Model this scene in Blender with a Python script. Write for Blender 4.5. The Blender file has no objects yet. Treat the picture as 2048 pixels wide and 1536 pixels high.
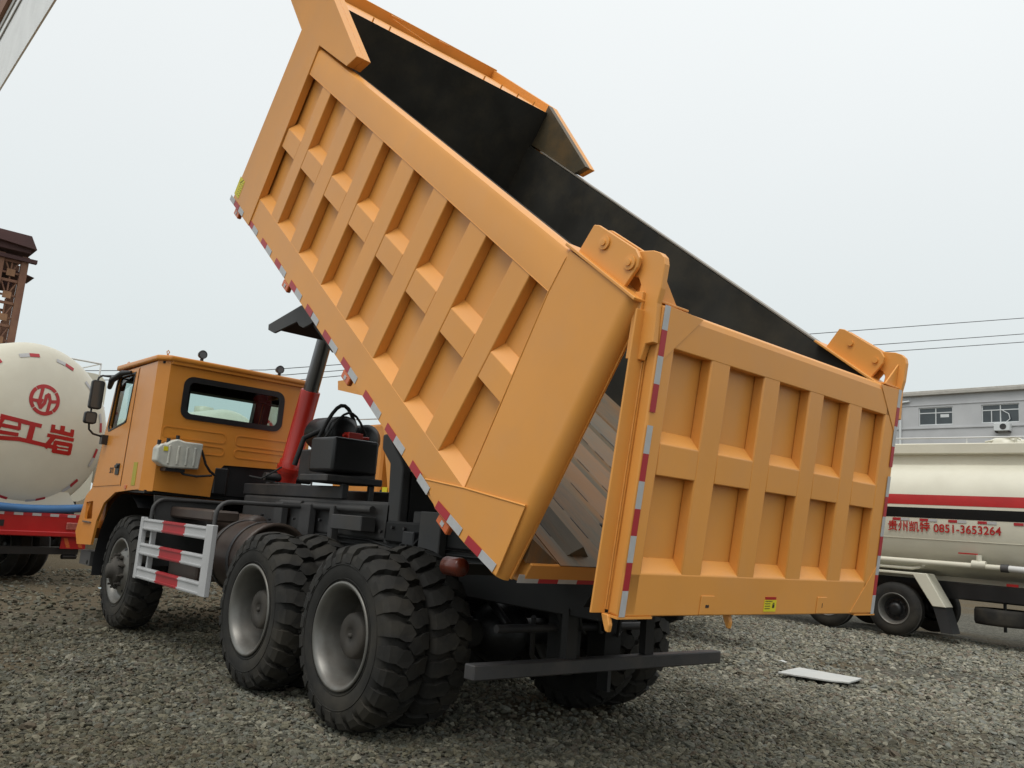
import bpy, bmesh, math, random
import numpy as np
from mathutils import Vector, Matrix
random.seed(7); rng = np.random.default_rng(7)
C = bpy.context.scene.collection
SC = bpy.context.scene
# ------------------------------------------------------------------ camera
cam_d = bpy.data.cameras.new('camera'); cam = bpy.data.objects.new('camera', cam_d); C.objects.link(cam)
cam_d.sensor_width = 36; cam_d.lens = 29.711; cam_d.clip_start = 0.05; cam_d.clip_end = 1500
RX = Vector((-0.660231, -0.747004, 0.077980)); RY = Vector((0.074600, -0.168536, -0.982868)); RZ = Vector((0.747349, -0.643103, 0.166999))
m = Matrix((RX, -RY, -RZ)).transposed().to_4x4(); m.translation = (-5.5002, 4.7922, 1.5233)
cam.matrix_world = m; SC.camera = cam
# ------------------------------------------------------------------ sky and sun (overcast)
W = bpy.data.worlds.new('World'); SC.world = W; W.use_nodes = True
nt = W.node_tree; nt.nodes.clear(); N = nt.nodes.new; L = nt.links.new
out = N('ShaderNodeOutputWorld'); bg = N('ShaderNodeBackground'); L(bg.outputs[0], out.inputs[0])
sky = N('ShaderNodeTexSky'); sky.sky_type = 'NISHITA'; sky.sun_disc = False
sky.sun_elevation = math.radians(62); sky.sun_rotation = math.radians(-115); sky.air_density = 1.0; sky.dust_density = 6.0
geo = N('ShaderNodeNewGeometry'); sep = N('ShaderNodeSeparateXYZ')
tc = N('ShaderNodeTexCoord'); L(tc.outputs['Generated'], sep.inputs[0])
mr = N('ShaderNodeMapRange'); L(sep.outputs['Z'], mr.inputs[0]); mr.inputs[1].default_value = 0; mr.inputs[2].default_value = 1
mr.inputs[3].default_value = 0.0; mr.inputs[4].default_value = 1.0
ramp = N('ShaderNodeValToRGB'); L(mr.outputs[0], ramp.inputs[0])
ramp.color_ramp.elements[0].color = (6.7, 7.45, 7.5, 1); ramp.color_ramp.elements[1].color = (14.0, 14.2, 14.2, 1)
e = ramp.color_ramp.elements.new(0.42); e.color = (8.8, 9.2, 9.25, 1); e = ramp.color_ramp.elements.new(0.68); e.color = (9.9, 10.2, 10.2, 1)
nz = N('ShaderNodeTexNoise'); nz.inputs['Scale'].default_value = 1.6; nz.inputs['Detail'].default_value = 3
L(tc.outputs['Generated'], nz.inputs['Vector'])
mrn = N('ShaderNodeMapRange'); L(nz.outputs[0], mrn.inputs[0]); mrn.inputs[3].default_value = .95; mrn.inputs[4].default_value = 1.05
vm = N('ShaderNodeVectorMath'); vm.operation = 'SCALE'; L(ramp.outputs[0], vm.inputs[0]); L(mrn.outputs[0], vm.inputs['Scale'])
mx = N('ShaderNodeMixRGB'); mx.inputs[0].default_value = 0.94   # thick cloud cover over the clear-sky model
L(sky.outputs[0], mx.inputs[1]); L(vm.outputs[0], mx.inputs[2]); L(mx.outputs[0], bg.inputs[0]); bg.inputs[1].default_value = 0.1
sun_d = bpy.data.lights.new('sun', 'SUN'); sun_d.energy = 1.45; sun_d.angle = math.radians(32); sun_d.color = (1, .97, .92)
sun = bpy.data.objects.new('sun', sun_d); C.objects.link(sun)
sd = Vector((math.cos(math.radians(62)) * math.cos(math.radians(115)), math.cos(math.radians(62)) * math.sin(math.radians(115)), math.sin(math.radians(62))))
sun.rotation_euler = sd.to_track_quat('Z', 'Y').to_euler()
SC.view_settings.view_transform = 'Standard'; SC.view_settings.look = 'None'; SC.view_settings.gamma = 1
SC.view_settings.exposure = 0.0
SC.cycles.diffuse_bounces = 2
try: SC.view_settings.use_curve_mapping = False
except Exception: pass

# ------------------------------------------------------------------ materials
def mat(name, col, rough=.5, metal=0., var=.12, scale=3., bump=0., bscale=60., dirt=None, dirt_amt=0., dscale=2.5, spec=.5, coat=0.):
    m = bpy.data.materials.new(name); m.use_nodes = True; t = m.node_tree; n = t.nodes.new; l = t.links.new
    p = t.nodes['Principled BSDF']; p.inputs['Roughness'].default_value = rough; p.inputs['Metallic'].default_value = metal
    p.inputs['Specular IOR Level'].default_value = spec; p.inputs['Coat Weight'].default_value = coat; p.inputs['Coat Roughness'].default_value = .25
    co = n('ShaderNodeTexCoord')
    nz = n('ShaderNodeTexNoise'); nz.inputs['Scale'].default_value = scale; nz.inputs['Detail'].default_value = 6; l(co.outputs['Object'], nz.inputs['Vector'])
    mr = n('ShaderNodeMapRange'); l(nz.outputs[0], mr.inputs[0]); mr.inputs[1].default_value = .3; mr.inputs[2].default_value = .7
    mr.inputs[3].default_value = 1 - var; mr.inputs[4].default_value = 1 + var
    vm = n('ShaderNodeVectorMath'); vm.operation = 'SCALE'; vm.inputs[0].default_value = col[:3]; l(mr.outputs[0], vm.inputs['Scale'])
    cout = vm.outputs[0]
    if dirt is not None:
        n2 = n('ShaderNodeTexNoise'); n2.inputs['Scale'].default_value = dscale; n2.inputs['Detail'].default_value = 8; n2.inputs['Roughness'].default_value = .65
        l(co.outputs['Object'], n2.inputs['Vector'])
        r2 = n('ShaderNodeMapRange'); l(n2.outputs[0], r2.inputs[0]); r2.inputs[1].default_value = .45; r2.inputs[2].default_value = .75
        r2.inputs[3].default_value = 0; r2.inputs[4].default_value = dirt_amt
        mi = n('ShaderNodeMixRGB'); l(r2.outputs[0], mi.inputs[0]); l(cout, mi.inputs[1]); mi.inputs[2].default_value = (*dirt, 1); cout = mi.outputs[0]
    l(cout, p.inputs['Base Color'])
    rr = n('ShaderNodeMapRange'); l(nz.outputs[0], rr.inputs[0]); rr.inputs[3].default_value = max(0, rough - .08); rr.inputs[4].default_value = min(1, rough + .1); l(rr.outputs[0], p.inputs['Roughness'])
    if bump:
        n3 = n('ShaderNodeTexNoise'); n3.inputs['Scale'].default_value = bscale; n3.inputs['Detail'].default_value = 4; l(co.outputs['Object'], n3.inputs['Vector'])
        b = n('ShaderNodeBump'); b.inputs['Strength'].default_value = bump; b.inputs['Distance'].default_value = .01; l(n3.outputs[0], b.inputs['Height']); l(b.outputs[0], p.inputs['Normal'])
    return m
M = {}
M['orange'] = mat('orange_paint', (.745, .325, .066), .40, var=.06, scale=1.1, bump=.25, bscale=2.2, dirt=(.66, .32, .11), dirt_amt=.35, dscale=3.5, spec=.5)
M['orange_cab'] = mat('cab_orange_paint', (.68, .262, .040), .3, var=.05, scale=2, bump=.03, bscale=5, dirt=(.72, .33, .10), dirt_amt=.35)
M['amber'] = mat('amber_lens', (.62, .14, .04), .25, var=.05)
M['tape_red'] = mat('tape_red', (.40, .022, .03), .4, var=.08)
M['tape_white'] = mat('tape_white', (.46, .46, .46), .35, var=.06, scale=20)
M['inner'] = mat('inner_steel', (.032, .031, .027), .7, var=.3, scale=2, bump=.15, bscale=3, dirt=(.085, .07, .045), dirt_amt=.5, spec=.2)
M['wing'] = mat('scraped_dark_steel', (.075, .06, .035), .5, var=.3, scale=1.5, dirt=(.20, .115, .04), dirt_amt=.6)
M['floor'] = mat('worn_steel', (.108, .092, .064), .6, var=.25, scale=5, dirt=(.20, .10, .035), dirt_amt=1.7, dscale=2.0, bump=.15, bscale=40)
def stretch(m, v):
    t = m.node_tree; mp = t.nodes.new('ShaderNodeMapping'); mp.inputs['Scale'].default_value = v; co = next(x for x in t.nodes if x.type == 'TEX_COORD')
    for nn in [x for x in t.nodes if x.type == 'TEX_NOISE']: t.links.new(mp.outputs[0], nn.inputs['Vector'])
    t.links.new(co.outputs['Object'], mp.inputs[0])
stretch(M['floor'], (.22, 2.2, 1))
M['railgrey'] = mat('grey_rail', (.26, .23, .19), .45, var=.1)
M['frame'] = mat('chassis_grey', (.034, .034, .036), .55, var=.2, dirt=(.11, .09, .07), dirt_amt=.45, bump=.08)
M['framelt'] = mat('chassis_dusty', (.055, .054, .054), .6, var=.2, dirt=(.085, .072, .055), dirt_amt=.4)
M['black'] = mat('black_plastic', (.015, .015, .016), .4, var=.2)
M['shadeblack'] = mat('shade_darkened_steel', (.012, .012, .012), .7, var=.2, dirt=(.03, .026, .02), dirt_amt=.4)  # chassis grey taken near black: shade under the truck put into the colour
M['blackpaint'] = mat('black_stripe_paint', (.006, .006, .006), .5, var=.05, spec=.2)
M['blackrub'] = mat('black_rubber', (.02, .02, .02), .7, var=.2)
M['tyre'] = mat('tyre_rubber', (.021, .020, .018), .75, var=.25, scale=7, dirt=(.062, .053, .038), dirt_amt=.65, dscale=3, bump=.06, bscale=50, spec=.3)
M['rim'] = mat('rim_silver', (.175, .17, .155), .40, .5, var=.15, scale=5, dirt=(.11, .09, .07), dirt_amt=.7, dscale=4)
M['hub'] = mat('hub_dusty', (.05, .044, .037), .7, .2, var=.2, scale=8, dirt=(.12, .10, .075), dirt_amt=.5)
M['cylred'] = mat('cylinder_red', (.50, .026, .014), .35, var=.1)
M['chrome'] = mat('piston_steel', (.20, .20, .205), .28, .9, var=.05)
M['redpaint'] = mat('red_paint', (.42, .012, .012), .35, var=.1, dirt=(.2, .03, .02), dirt_amt=.3)
M['white'] = mat('white_paint', (.62, .62, .60), .4, var=.05, dirt=(.45, .43, .38), dirt_amt=.4)
M['cream'] = mat('cream_tank_paint', (.66, .635, .52), .3, var=.04, scale=1.2, dirt=(.50, .46, .36), dirt_amt=.35, dscale=1.0)
M['guard'] = mat('galvanised_white', (.50, .50, .50), .4, .1, var=.06)
M['plastic'] = mat('milky_plastic', (.62, .61, .53), .4, var=.12, scale=6, dirt=(.20, .24, .25), dirt_amt=.7)
M['rusty'] = mat('rusty_steel', (.20, .095, .062), .8, var=.25, scale=.9, dirt=(.30, .17, .09), dirt_amt=.7, dscale=.6)
M['rustdark'] = mat('rusty_roof', (.085, .042, .040), .8, var=.2, scale=.7)
M['blue'] = mat('blue_hose', (.045, .15, .34), .5, var=.15)
M['yellow'] = mat('yellow_sticker', (.72, .62, .02), .5, var=.05)
M['ygreen'] = mat('olive_sticker', (.42, .36, .03), .5, var=.05)
M['ink'] = mat('black_ink', (.03, .02, .02), .5, var=.05)
M['browntank'] = mat('brown_dusty_tank', (.055, .038, .031), .45, var=.25, dirt=(.10, .08, .06), dirt_amt=.5)
M['wall'] = mat('grey_render_wall', (.52, .525, .53), .85, var=.08, scale=.6, dirt=(.42, .43, .445), dirt_amt=.7, dscale=.25, bump=.1, bscale=2)
M['cornice'] = mat('pale_cornice', (.42, .40, .36), .8, var=.1)
M['winframe'] = mat('white_window_frame', (.66, .68, .68), .4, var=.03)
M['slab'] = mat('pale_board', (.50, .51, .49), .7, var=.12, scale=6, dirt=(.35, .33, .28), dirt_amt=.5, dscale=6)
M['cable'] = mat('cable', (.05, .05, .055), .6, var=.1)
M['mirror'] = mat('mirror_glass', (.10, .11, .11), .08, .5, var=.03)
M['lens'] = mat('lamp_lens', (.35, .36, .38), .12, .4, var=.1, scale=30)
M['darkglass'] = mat('dark_window_glass', (.035, .045, .05), .06, 0, var=.3, scale=.8, spec=.8)
M['beam'] = mat('white_beam_paint', (.80, .81, .80), .6, var=.06)
def glass(name, tint=(.75, .86, .84)):
    m = bpy.data.materials.new(name); m.use_nodes = True; t = m.node_tree; t.nodes.clear(); n = t.nodes.new; l = t.links.new
    o = n('ShaderNodeOutputMaterial'); mi = n('ShaderNodeMixShader'); tr = n('ShaderNodeBsdfTransparent'); gl = n('ShaderNodeBsdfGlossy'); fr = n('ShaderNodeFresnel')
    tr.inputs[0].default_value = (*tint, 1); gl.inputs['Roughness'].default_value = .03; fr.inputs[0].default_value = 1.5
    l(fr.outputs[0], mi.inputs[0]); l(tr.outputs[0], mi.inputs[1]); l(gl.outputs[0], mi.inputs[2]); l(mi.outputs[0], o.inputs[0]); return m
M['glass'] = glass('cab_glass')

# ------------------------------------------------------------------ mesh helpers
class B:
    def __init__(s): s.v = []; s.f = []; s.sm = []
    def add(s, vs, fs, smooth=False):
        o = len(s.v); s.v += [tuple(map(float, v)) for v in vs]; s.f += [tuple(i + o for i in f) for f in fs]; s.sm += [smooth] * len(fs); return s
    def box(s, x0, x1, y0, y1, z0, z1):
        return s.add([(x0,y0,z0),(x1,y0,z0),(x1,y1,z0),(x0,y1,z0),(x0,y0,z1),(x1,y0,z1),(x1,y1,z1),(x0,y1,z1)],
                     [(0,3,2,1),(4,5,6,7),(0,1,5,4),(1,2,6,5),(2,3,7,6),(3,0,4,7)])
    def prism(s, pts, h0, h1, ax='y'):
        g = {'y': lambda a, b, h: (a, h, b), 'x': lambda a, b, h: (h, a, b), 'z': lambda a, b, h: (a, b, h)}[ax]
        n = len(pts)
        return s.add([g(a, b, h0) for a, b in pts] + [g(a, b, h1) for a, b in pts],
                     [tuple(range(n - 1, -1, -1)), tuple(range(n, 2 * n))] + [(i, (i + 1) % n, n + (i + 1) % n, n + i) for i in range(n)])
    def hexa(s, bot, top):       # loft between two rings of the same count
        n = len(bot)
        return s.add(list(bot) + list(top), [tuple(range(n - 1, -1, -1)), tuple(range(n, 2 * n))] + [(i, (i + 1) % n, n + (i + 1) % n, n + i) for i in range(n)])
    def tube(s, path, r, n=10, caps=True, closed=False):
        P = [Vector(p) for p in path]; rings = []; up = None
        rr = r if isinstance(r, (list, tuple)) else [r] * len(P)
        for i, p in enumerate(P):
            if closed: d = (P[(i + 1) % len(P)] - P[i - 1]).normalized()
            else: d = ((P[i + 1] - p) if i == 0 else (p - P[i - 1]) if i == len(P) - 1 else ((P[i + 1] - p).normalized() + (p - P[i - 1]).normalized())).normalized()
            if up is None: up = d.orthogonal().normalized()
            else: up = (up - d * up.dot(d)).normalized()
            w = d.cross(up)
            rings.append([p + (up * math.cos(2 * math.pi * k / n) + w * math.sin(2 * math.pi * k / n)) * rr[i] for k in range(n)])
        vs = [v for rg in rings for v in rg]; fs = []; m = len(P)
        for i in range(m if closed else m - 1):
            j = (i + 1) % m
            for k in range(n): fs.append((i * n + k, i * n + (k + 1) % n, j * n + (k + 1) % n, j * n + k))
        s.add(vs, fs, True)
        if caps and not closed: s.add(rings[0], [tuple(range(n - 1, -1, -1))]); s.add(rings[-1], [tuple(range(n))])
        return s
    def lathe(s, prof, c=(0, 0, 0), ax='y', n=48, smooth=True, a0=0, a1=2 * math.pi):   # prof: (r, h) along the axis
        full = abs(a1 - a0 - 2 * math.pi) < 1e-6; k = n if full else n + 1; vs = []
        for r, h in prof:
            for i in range(k):
                a = a0 + (a1 - a0) * i / n; p = (r * math.cos(a), r * math.sin(a))
                q = {'y': (p[0], h, p[1]), 'x': (h, p[0], p[1]), 'z': (p[0], p[1], h)}[ax]
                vs.append((q[0] + c[0], q[1] + c[1], q[2] + c[2]))
        fs = []
        for j in range(len(prof) - 1):
            for i in range(n): fs.append((j * k + i, j * k + (i + 1) % k, (j + 1) * k + (i + 1) % k, (j + 1) * k + i))
        return s.add(vs, fs, smooth)
    def cyl(s, p0, p1, r, n=16): return s.tube([p0, p1], r, n)
    def build(s, name, m, parent=None, bevel=0., loc=None, seg=1, fixn=True, xf=None, auto=False):
        me = bpy.data.meshes.new(name); vs = s.v if xf is None else [tuple(xf @ Vector(v)) for v in s.v]
        me.from_pydata(vs, [], s.f); me.polygons.foreach_set('use_smooth', s.sm)
        if fixn or bevel:
            bm = bmesh.new(); bm.from_mesh(me); bmesh.ops.recalc_face_normals(bm, faces=bm.faces)
            if bevel:
                ed = [e for e in bm.edges if len(e.link_faces) == 2 and e.calc_face_angle(0) > .45]
                bmesh.ops.bevel(bm, geom=ed, offset=bevel, segments=seg, profile=.5, affect='EDGES', clamp_overlap=True)
            bm.to_mesh(me); bm.free()
        me.materials.append(m); o = bpy.data.objects.new(name, me); C.objects.link(o)
        if seg > 1 or auto:
            if auto: me.polygons.foreach_set('use_smooth', [True] * len(me.polygons)); me.set_sharp_from_angle(angle=math.radians(32))
            else:
                for p_ in me.polygons:
                    vv = [me.vertices[i].co for i in p_.vertices]; le = max((vv[k] - vv[k - 1]).length for k in range(len(vv)))
                    p_.use_smooth = p_.area / max(le, 1e-6) < bevel * 1.3
        if parent: o.parent = parent
        if loc: o.location = loc
        return o
def each(b, name, m, parent=None, bevel=0., seg=1):
    """one object per loose piece collected in b"""
    par = list(range(len(b.v)))
    def find(i):
        while par[i] != i: par[i] = par[par[i]]; i = par[i]
        return i
    key = {}
    for i, v in enumerate(b.v):
        k = tuple(round(c, 5) for c in v)
        if k in key: par[find(i)] = find(key[k])
        else: key[k] = i
    for f in b.f:
        for i in f[1:]: par[find(i)] = find(f[0])
    g = {}
    for j, f in enumerate(b.f): g.setdefault(find(f[0]), []).append(j)
    out = []
    for fl in g.values():
        ids = sorted({i for j in fl for i in b.f[j]}); mp = {i: k for k, i in enumerate(ids)}
        q = B(); q.v = [b.v[i] for i in ids]; q.f = [tuple(mp[i] for i in b.f[j]) for j in fl]; q.sm = [b.sm[j] for j in fl]
        out.append(q.build(name, m, parent, bevel=bevel, seg=seg))
    return out
def rrect(y0, y1, z0, z1, r, n=5):
    p = []
    for cx, cy, a in ((y1 - r, z1 - r, 0), (y0 + r, z1 - r, 90), (y0 + r, z0 + r, 180), (y1 - r, z0 + r, 270)):
        for i in range(n + 1):
            t = math.radians(a + 90 * i / n); p.append((cx + r * math.cos(t), cy + r * math.sin(t)))
    return p
def holed(name, outer, holes, h0, h1, ax, m, parent, bevel=0):
    """plate with openings: outer and hole outlines (2-D), extruded h0..h1"""
    g = {'y': lambda a, b, h: (a, h, b), 'x': lambda a, b, h: (h, a, b), 'z': lambda a, b, h: (a, b, h)}[ax]
    bm = bmesh.new(); loops = [outer] + holes; es = []
    for lp in loops:
        vs = [bm.verts.new(g(a, b, h0)) for a, b in lp]
        es += [bm.edges.new((vs[i], vs[(i + 1) % len(vs)])) for i in range(len(vs))]
    bmesh.ops.triangle_fill(bm, use_beauty=True, use_dissolve=False, edges=es)
    r = bmesh.ops.extrude_face_region(bm, geom=bm.faces[:])
    d = Vector(g(0, 0, h1 - h0)); bmesh.ops.translate(bm, verts=[v for v in r['geom'] if isinstance(v, bmesh.types.BMVert)], vec=d)
    bmesh.ops.recalc_face_normals(bm, faces=bm.faces)
    me = bpy.data.meshes.new(name); bm.to_mesh(me); bm.free(); me.materials.append(m)
    o = bpy.data.objects.new(name, me); C.objects.link(o); o.parent = parent; return o
def tag(o, label=None, cat=None, group=None, kind=None):
    if label: o['label'] = label
    if cat: o['category'] = cat
    if group: o['group'] = group
    if kind: o['kind'] = kind
    return o
def thing(name, label, cat, loc=(0, 0, 0), rz=0, group=None):
    o = bpy.data.objects.new(name, None); o.empty_display_size = .3; C.objects.link(o); o.location = loc; o.rotation_euler = (0, 0, rz)
    return tag(o, label, cat, group)
def copy_part(o, parent, loc=None, rot=None):
    c = o.copy(); C.objects.link(c); c.parent = parent
    if loc is not None: c.location = loc
    if rot is not None: c.rotation_euler = rot
    for ch in o.children:
        d = ch.copy(); C.objects.link(d); d.parent = c
    return c
def text_mesh(name, body, size, m, parent, mtx, depth=.002, bold=0.):
    cu = bpy.data.curves.new(name, 'FONT'); cu.body = body; cu.size = size; cu.extrude = depth; cu.offset = bold
    t = bpy.data.objects.new(name, cu); C.objects.link(t); dg = bpy.context.evaluated_depsgraph_get()
    me = bpy.data.meshes.new_from_object(t.evaluated_get(dg)); bpy.data.objects.remove(t)
    me.materials.clear(); me.materials.append(m); o = bpy.data.objects.new(name, me); C.objects.link(o); o.parent = parent; o.matrix_local = mtx; return o

# ------------------------------------------------------------------ ground
def gmat():
    m = bpy.data.materials.new('gravel_ground'); m.use_nodes = True; t = m.node_tree; n = t.nodes.new; l = t.links.new; p = t.nodes['Principled BSDF']
    co = n('ShaderNodeTexCoord'); p.inputs['Roughness'].default_value = .95; p.inputs['Specular IOR Level'].default_value = .15
    vo = n('ShaderNodeTexVoronoi'); vo.inputs['Scale'].default_value = 22; l(co.outputs['Object'], vo.inputs['Vector'])
    cr = n('ShaderNodeValToRGB'); l(vo.outputs['Color'], cr.inputs[0]); E = cr.color_ramp.elements
    E[0].color = (.035, .033, .026, 1); E[1].color = (.17, .162, .133, 1); x = E.new(.5); x.color = (.088, .084, .067, 1)
    n1 = n('ShaderNodeTexNoise'); n1.inputs['Scale'].default_value = .28; n1.inputs['Detail'].default_value = 8; n1.inputs['Roughness'].default_value = .6; l(co.outputs['Object'], n1.inputs['Vector'])
    r1 = n('ShaderNodeMapRange'); l(n1.outputs[0], r1.inputs[0]); r1.inputs[1].default_value = .50; r1.inputs[2].default_value = .62
    sx = n('ShaderNodeSeparateXYZ'); l(co.outputs['Object'], sx.inputs[0]); rx = n('ShaderNodeMapRange'); l(sx.outputs['X'], rx.inputs[0]); rx.inputs[1].default_value = 4.5; rx.inputs[2].default_value = 7.5; rx.inputs[4].default_value = .8
    ad = n('ShaderNodeMath'); ad.operation = 'ADD'; ad.use_clamp = True; l(r1.outputs[0], ad.inputs[0]); l(rx.outputs[0], ad.inputs[1])
    mi = n('ShaderNodeMixRGB'); l(ad.outputs[0], mi.inputs[0]); l(cr.outputs[0], mi.inputs[1]); mi.inputs[2].default_value = (.105, .082, .050, 1)
    l(mi.outputs[0], p.inputs['Base Color'])
    b = n('ShaderNodeBump'); b.inputs['Strength'].default_value = .8; b.inputs['Distance'].default_value = .03; l(vo.outputs['Distance'], b.inputs['Height']); b.invert = True; l(b.outputs[0], p.inputs['Normal'])
    return m
g = B(); NX = 60
import itertools
def gz(x, y):
    return .0
xs = [-400, -120, -40, -15] + [round(-10 + i * .8, 2) for i in range(50)] + [45, 70, 120, 400]
ys = [-400, -120, -60, -40] + [round(-30 + i * .8, 2) for i in range(55)] + [30, 60, 120, 400]
vs = [(x, y, (.012 * math.sin(x * 1.7 + y * .6) * math.cos(y * 1.3 - x * .4) - .02) if -10 < x < 30 and -30 < y < 14 else -.02) for x in xs for y in ys]
fs = [(i * len(ys) + j, (i + 1) * len(ys) + j, (i + 1) * len(ys) + j + 1, i * len(ys) + j + 1) for i in range(len(xs) - 1) for j in range(len(ys) - 1)]
g.add(vs, fs, True); ground = g.build('ground', gmat(), fixn=True); tag(ground, kind='structure')

# loose crushed stone over the yard, one mass
cx, cy = -5.5, 4.79; fwd = math.radians(-40.7)
def ring(r0, r1, dens, s0, s1, half):
    n = int(half * (r1 * r1 - r0 * r0) * dens); r = np.sqrt(rng.uniform(r0 * r0, r1 * r1, n)); a = fwd + rng.uniform(-half, half, n)
    return np.stack([cx + r * np.cos(a), cy + r * np.sin(a), np.full(n, 0.)], 1), rng.uniform(s0, s1, n)
P1, S1 = ring(1.6, 6.5, 1650, .0095, .022, .95); P2, S2 = ring(6.5, 11, 950, .012, .026, .80); P3, S3 = ring(11, 20, 300, .016, .034, .72)
PP = np.concatenate([P1, P2, P3]); SS = np.concatenate([S1, S2, S3])
dirtn = np.sin(PP[:, 0] * .9 + 1.3) * np.cos(PP[:, 1] * .8 + PP[:, 0] * .3) + .5 * np.sin(PP[:, 0] * 2.3 - PP[:, 1] * 1.9)
keep = (dirtn < .75) | (rng.random(len(PP)) < .35)
keep &= ~((PP[:, 0] > 5.5) & (PP[:, 1] > -3) & (rng.random(len(PP)) < .75))
PP = PP[keep]; SS = SS[keep]; SS = SS * np.where(rng.random(len(SS)) < .06, 1.45, 1) * np.where(rng.random(len(SS)) < .3, .6, 1)
PP[:, 2] = .012 * np.sin(PP[:, 0] * 1.7 + PP[:, 1] * .6) * np.cos(PP[:, 1] * 1.3 - PP[:, 0] * .4) - .02 + SS * .35
me = bpy.data.meshes.new('gravel'); me.vertices.add(len(PP)); me.vertices.foreach_set('co', PP.astype(np.float32).ravel())
at = me.attributes.new('psize', 'FLOAT', 'POINT'); at.data.foreach_set('value', SS.astype(np.float32))
def lf(x, y):
    return (np.sin(x * .55 + 1.1 * np.sin(y * .4 + 1)) * np.cos(y * .62 - .7 * np.sin(x * .5)) + .55 * np.sin(x * 1.9 + y * 1.1 + 2) * np.cos(y * 2.3 - x * .6) + .3 * np.sin(x * 5.1 - y * 3.7))
ti = np.clip(.5 + .24 * lf(PP[:, 0], PP[:, 1]) + rng.normal(0, .12, len(PP)) - .075 * (PP[:, 1] + .5), 0, 1)  # tone patches, plus a lightening towards the right standing in for open-sky light
at = me.attributes.new('tint', 'FLOAT', 'POINT'); at.data.foreach_set('value', ti.astype(np.float32))
gravel = bpy.data.objects.new('gravel', me); C.objects.link(gravel); tag(gravel, 'grey and brown crushed stone gravel covering the yard', 'gravel', kind='stuff')
def stone_mat():
    m = bpy.data.materials.new('crushed_stone'); m.use_nodes = True; t = m.node_tree; n = t.nodes.new; l = t.links.new; p = t.nodes['Principled BSDF']
    oi = n('ShaderNodeObjectInfo'); cr = n('ShaderNodeValToRGB'); l(oi.outputs['Random'], cr.inputs[0]); E = cr.color_ramp.elements
    E[0].color = (.085, .08, .064, 1); E[1].color = (.25, .24, .205, 1)
    for q, c in ((.25, (.12, .125, .110)), (.45, (.155, .146, .112)), (.6, (.125, .104, .086)), (.72, (.145, .152, .143)), (.88, (.195, .185, .150))): x = E.new(q); x.color = (*c, 1)
    co = n('ShaderNodeTexCoord'); nz = n('ShaderNodeTexNoise'); nz.inputs['Scale'].default_value = 2.5; nz.inputs['Detail'].default_value = 5; l(co.outputs['Object'], nz.inputs['Vector'])
    mr = n('ShaderNodeMapRange'); l(nz.outputs[0], mr.inputs[0]); mr.inputs[3].default_value = .6; mr.inputs[4].default_value = 1.35
    vm = n('ShaderNodeVectorMath'); vm.operation = 'SCALE'; l(cr.outputs[0], vm.inputs[0]); l(mr.outputs[0], vm.inputs['Scale'])
    ta = n('ShaderNodeAttribute'); ta.attribute_type = 'INSTANCER'; ta.attribute_name = 'tint'
    mt = n('ShaderNodeMixRGB'); mt.blend_type = 'MULTIPLY'; mt.inputs[0].default_value = 1; l(vm.outputs[0], mt.inputs[1])
    rt_ = n('ShaderNodeValToRGB'); l(ta.outputs['Fac'], rt_.inputs[0]); rt_.color_ramp.elements[0].color = (.60, .56, .45, 1); rt_.color_ramp.elements[1].color = (1.38, 1.37, 1.30, 1)
    xx = rt_.color_ramp.elements.new(.5); xx.color = (.92, .905, .82, 1); l(rt_.outputs[0], mt.inputs[2]); l(mt.outputs[0], p.inputs['Base Color'])
    p.inputs['Roughness'].default_value = .9; p.inputs['Specular IOR Level'].default_value = .2
    return m
SM = stone_mat(); me.materials.append(SM)
ng = bpy.data.node_groups.new('gravel_scatter', 'GeometryNodeTree'); ng.interface.new_socket('Geometry', in_out='INPUT', socket_type='NodeSocketGeometry'); ng.interface.new_socket('Geometry', in_out='OUTPUT', socket_type='NodeSocketGeometry')
n = ng.nodes.new; l = ng.links.new; gi = n('NodeGroupInput'); go = n('NodeGroupOutput'); jo = n('GeometryNodeGeometryToInstance')
for k in range(6):
    ic = n('GeometryNodeMeshIcoSphere'); ic.inputs['Subdivisions'].default_value = 2 if k < 4 else 1
    nz = n('ShaderNodeTexNoise'); nz.noise_dimensions = '4D'; nz.inputs['W'].default_value = k * 3.7 + 1; nz.inputs['Scale'].default_value = .9; nz.inputs['Detail'].default_value = 1
    pos = n('GeometryNodeInputPosition'); l(pos.outputs[0], nz.inputs['Vector'])
    su = n('ShaderNodeVectorMath'); su.operation = 'SUBTRACT'; l(nz.outputs['Color'], su.inputs[0]); su.inputs[1].default_value = (.5, .5, .5)
    sc = n('ShaderNodeVectorMath'); sc.operation = 'SCALE'; l(su.outputs[0], sc.inputs[0]); sc.inputs['Scale'].default_value = 2.6
    sp = n('GeometryNodeSetPosition'); l(ic.outputs['Mesh'], sp.inputs['Geometry']); l(sc.outputs[0], sp.inputs['Offset'])
    tr = n('GeometryNodeTransform'); l(sp.outputs[0], tr.inputs['Geometry']); tr.inputs['Scale'].default_value = (1.25, .85 + .1 * (k % 3), .6 + .08 * (k % 2))
    sm = n('GeometryNodeSetMaterial'); l(tr.outputs[0], sm.inputs['Geometry']); sm.inputs['Material'].default_value = SM
    ss = n('GeometryNodeSetShadeSmooth'); ss.inputs['Shade Smooth'].default_value = False; l(sm.outputs[0], ss.inputs['Geometry'])
    l(ss.outputs[0], jo.inputs[0])
ip = n('GeometryNodeInstanceOnPoints'); l(gi.outputs[0], ip.inputs['Points']); l(jo.outputs[0], ip.inputs['Instance']); ip.inputs['Pick Instance'].default_value = True
ri = n('FunctionNodeRandomValue'); ri.data_type = 'INT'; ri.inputs[4].default_value = 0; ri.inputs[5].default_value = 5; l(ri.outputs[2], ip.inputs['Instance Index'])
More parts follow.
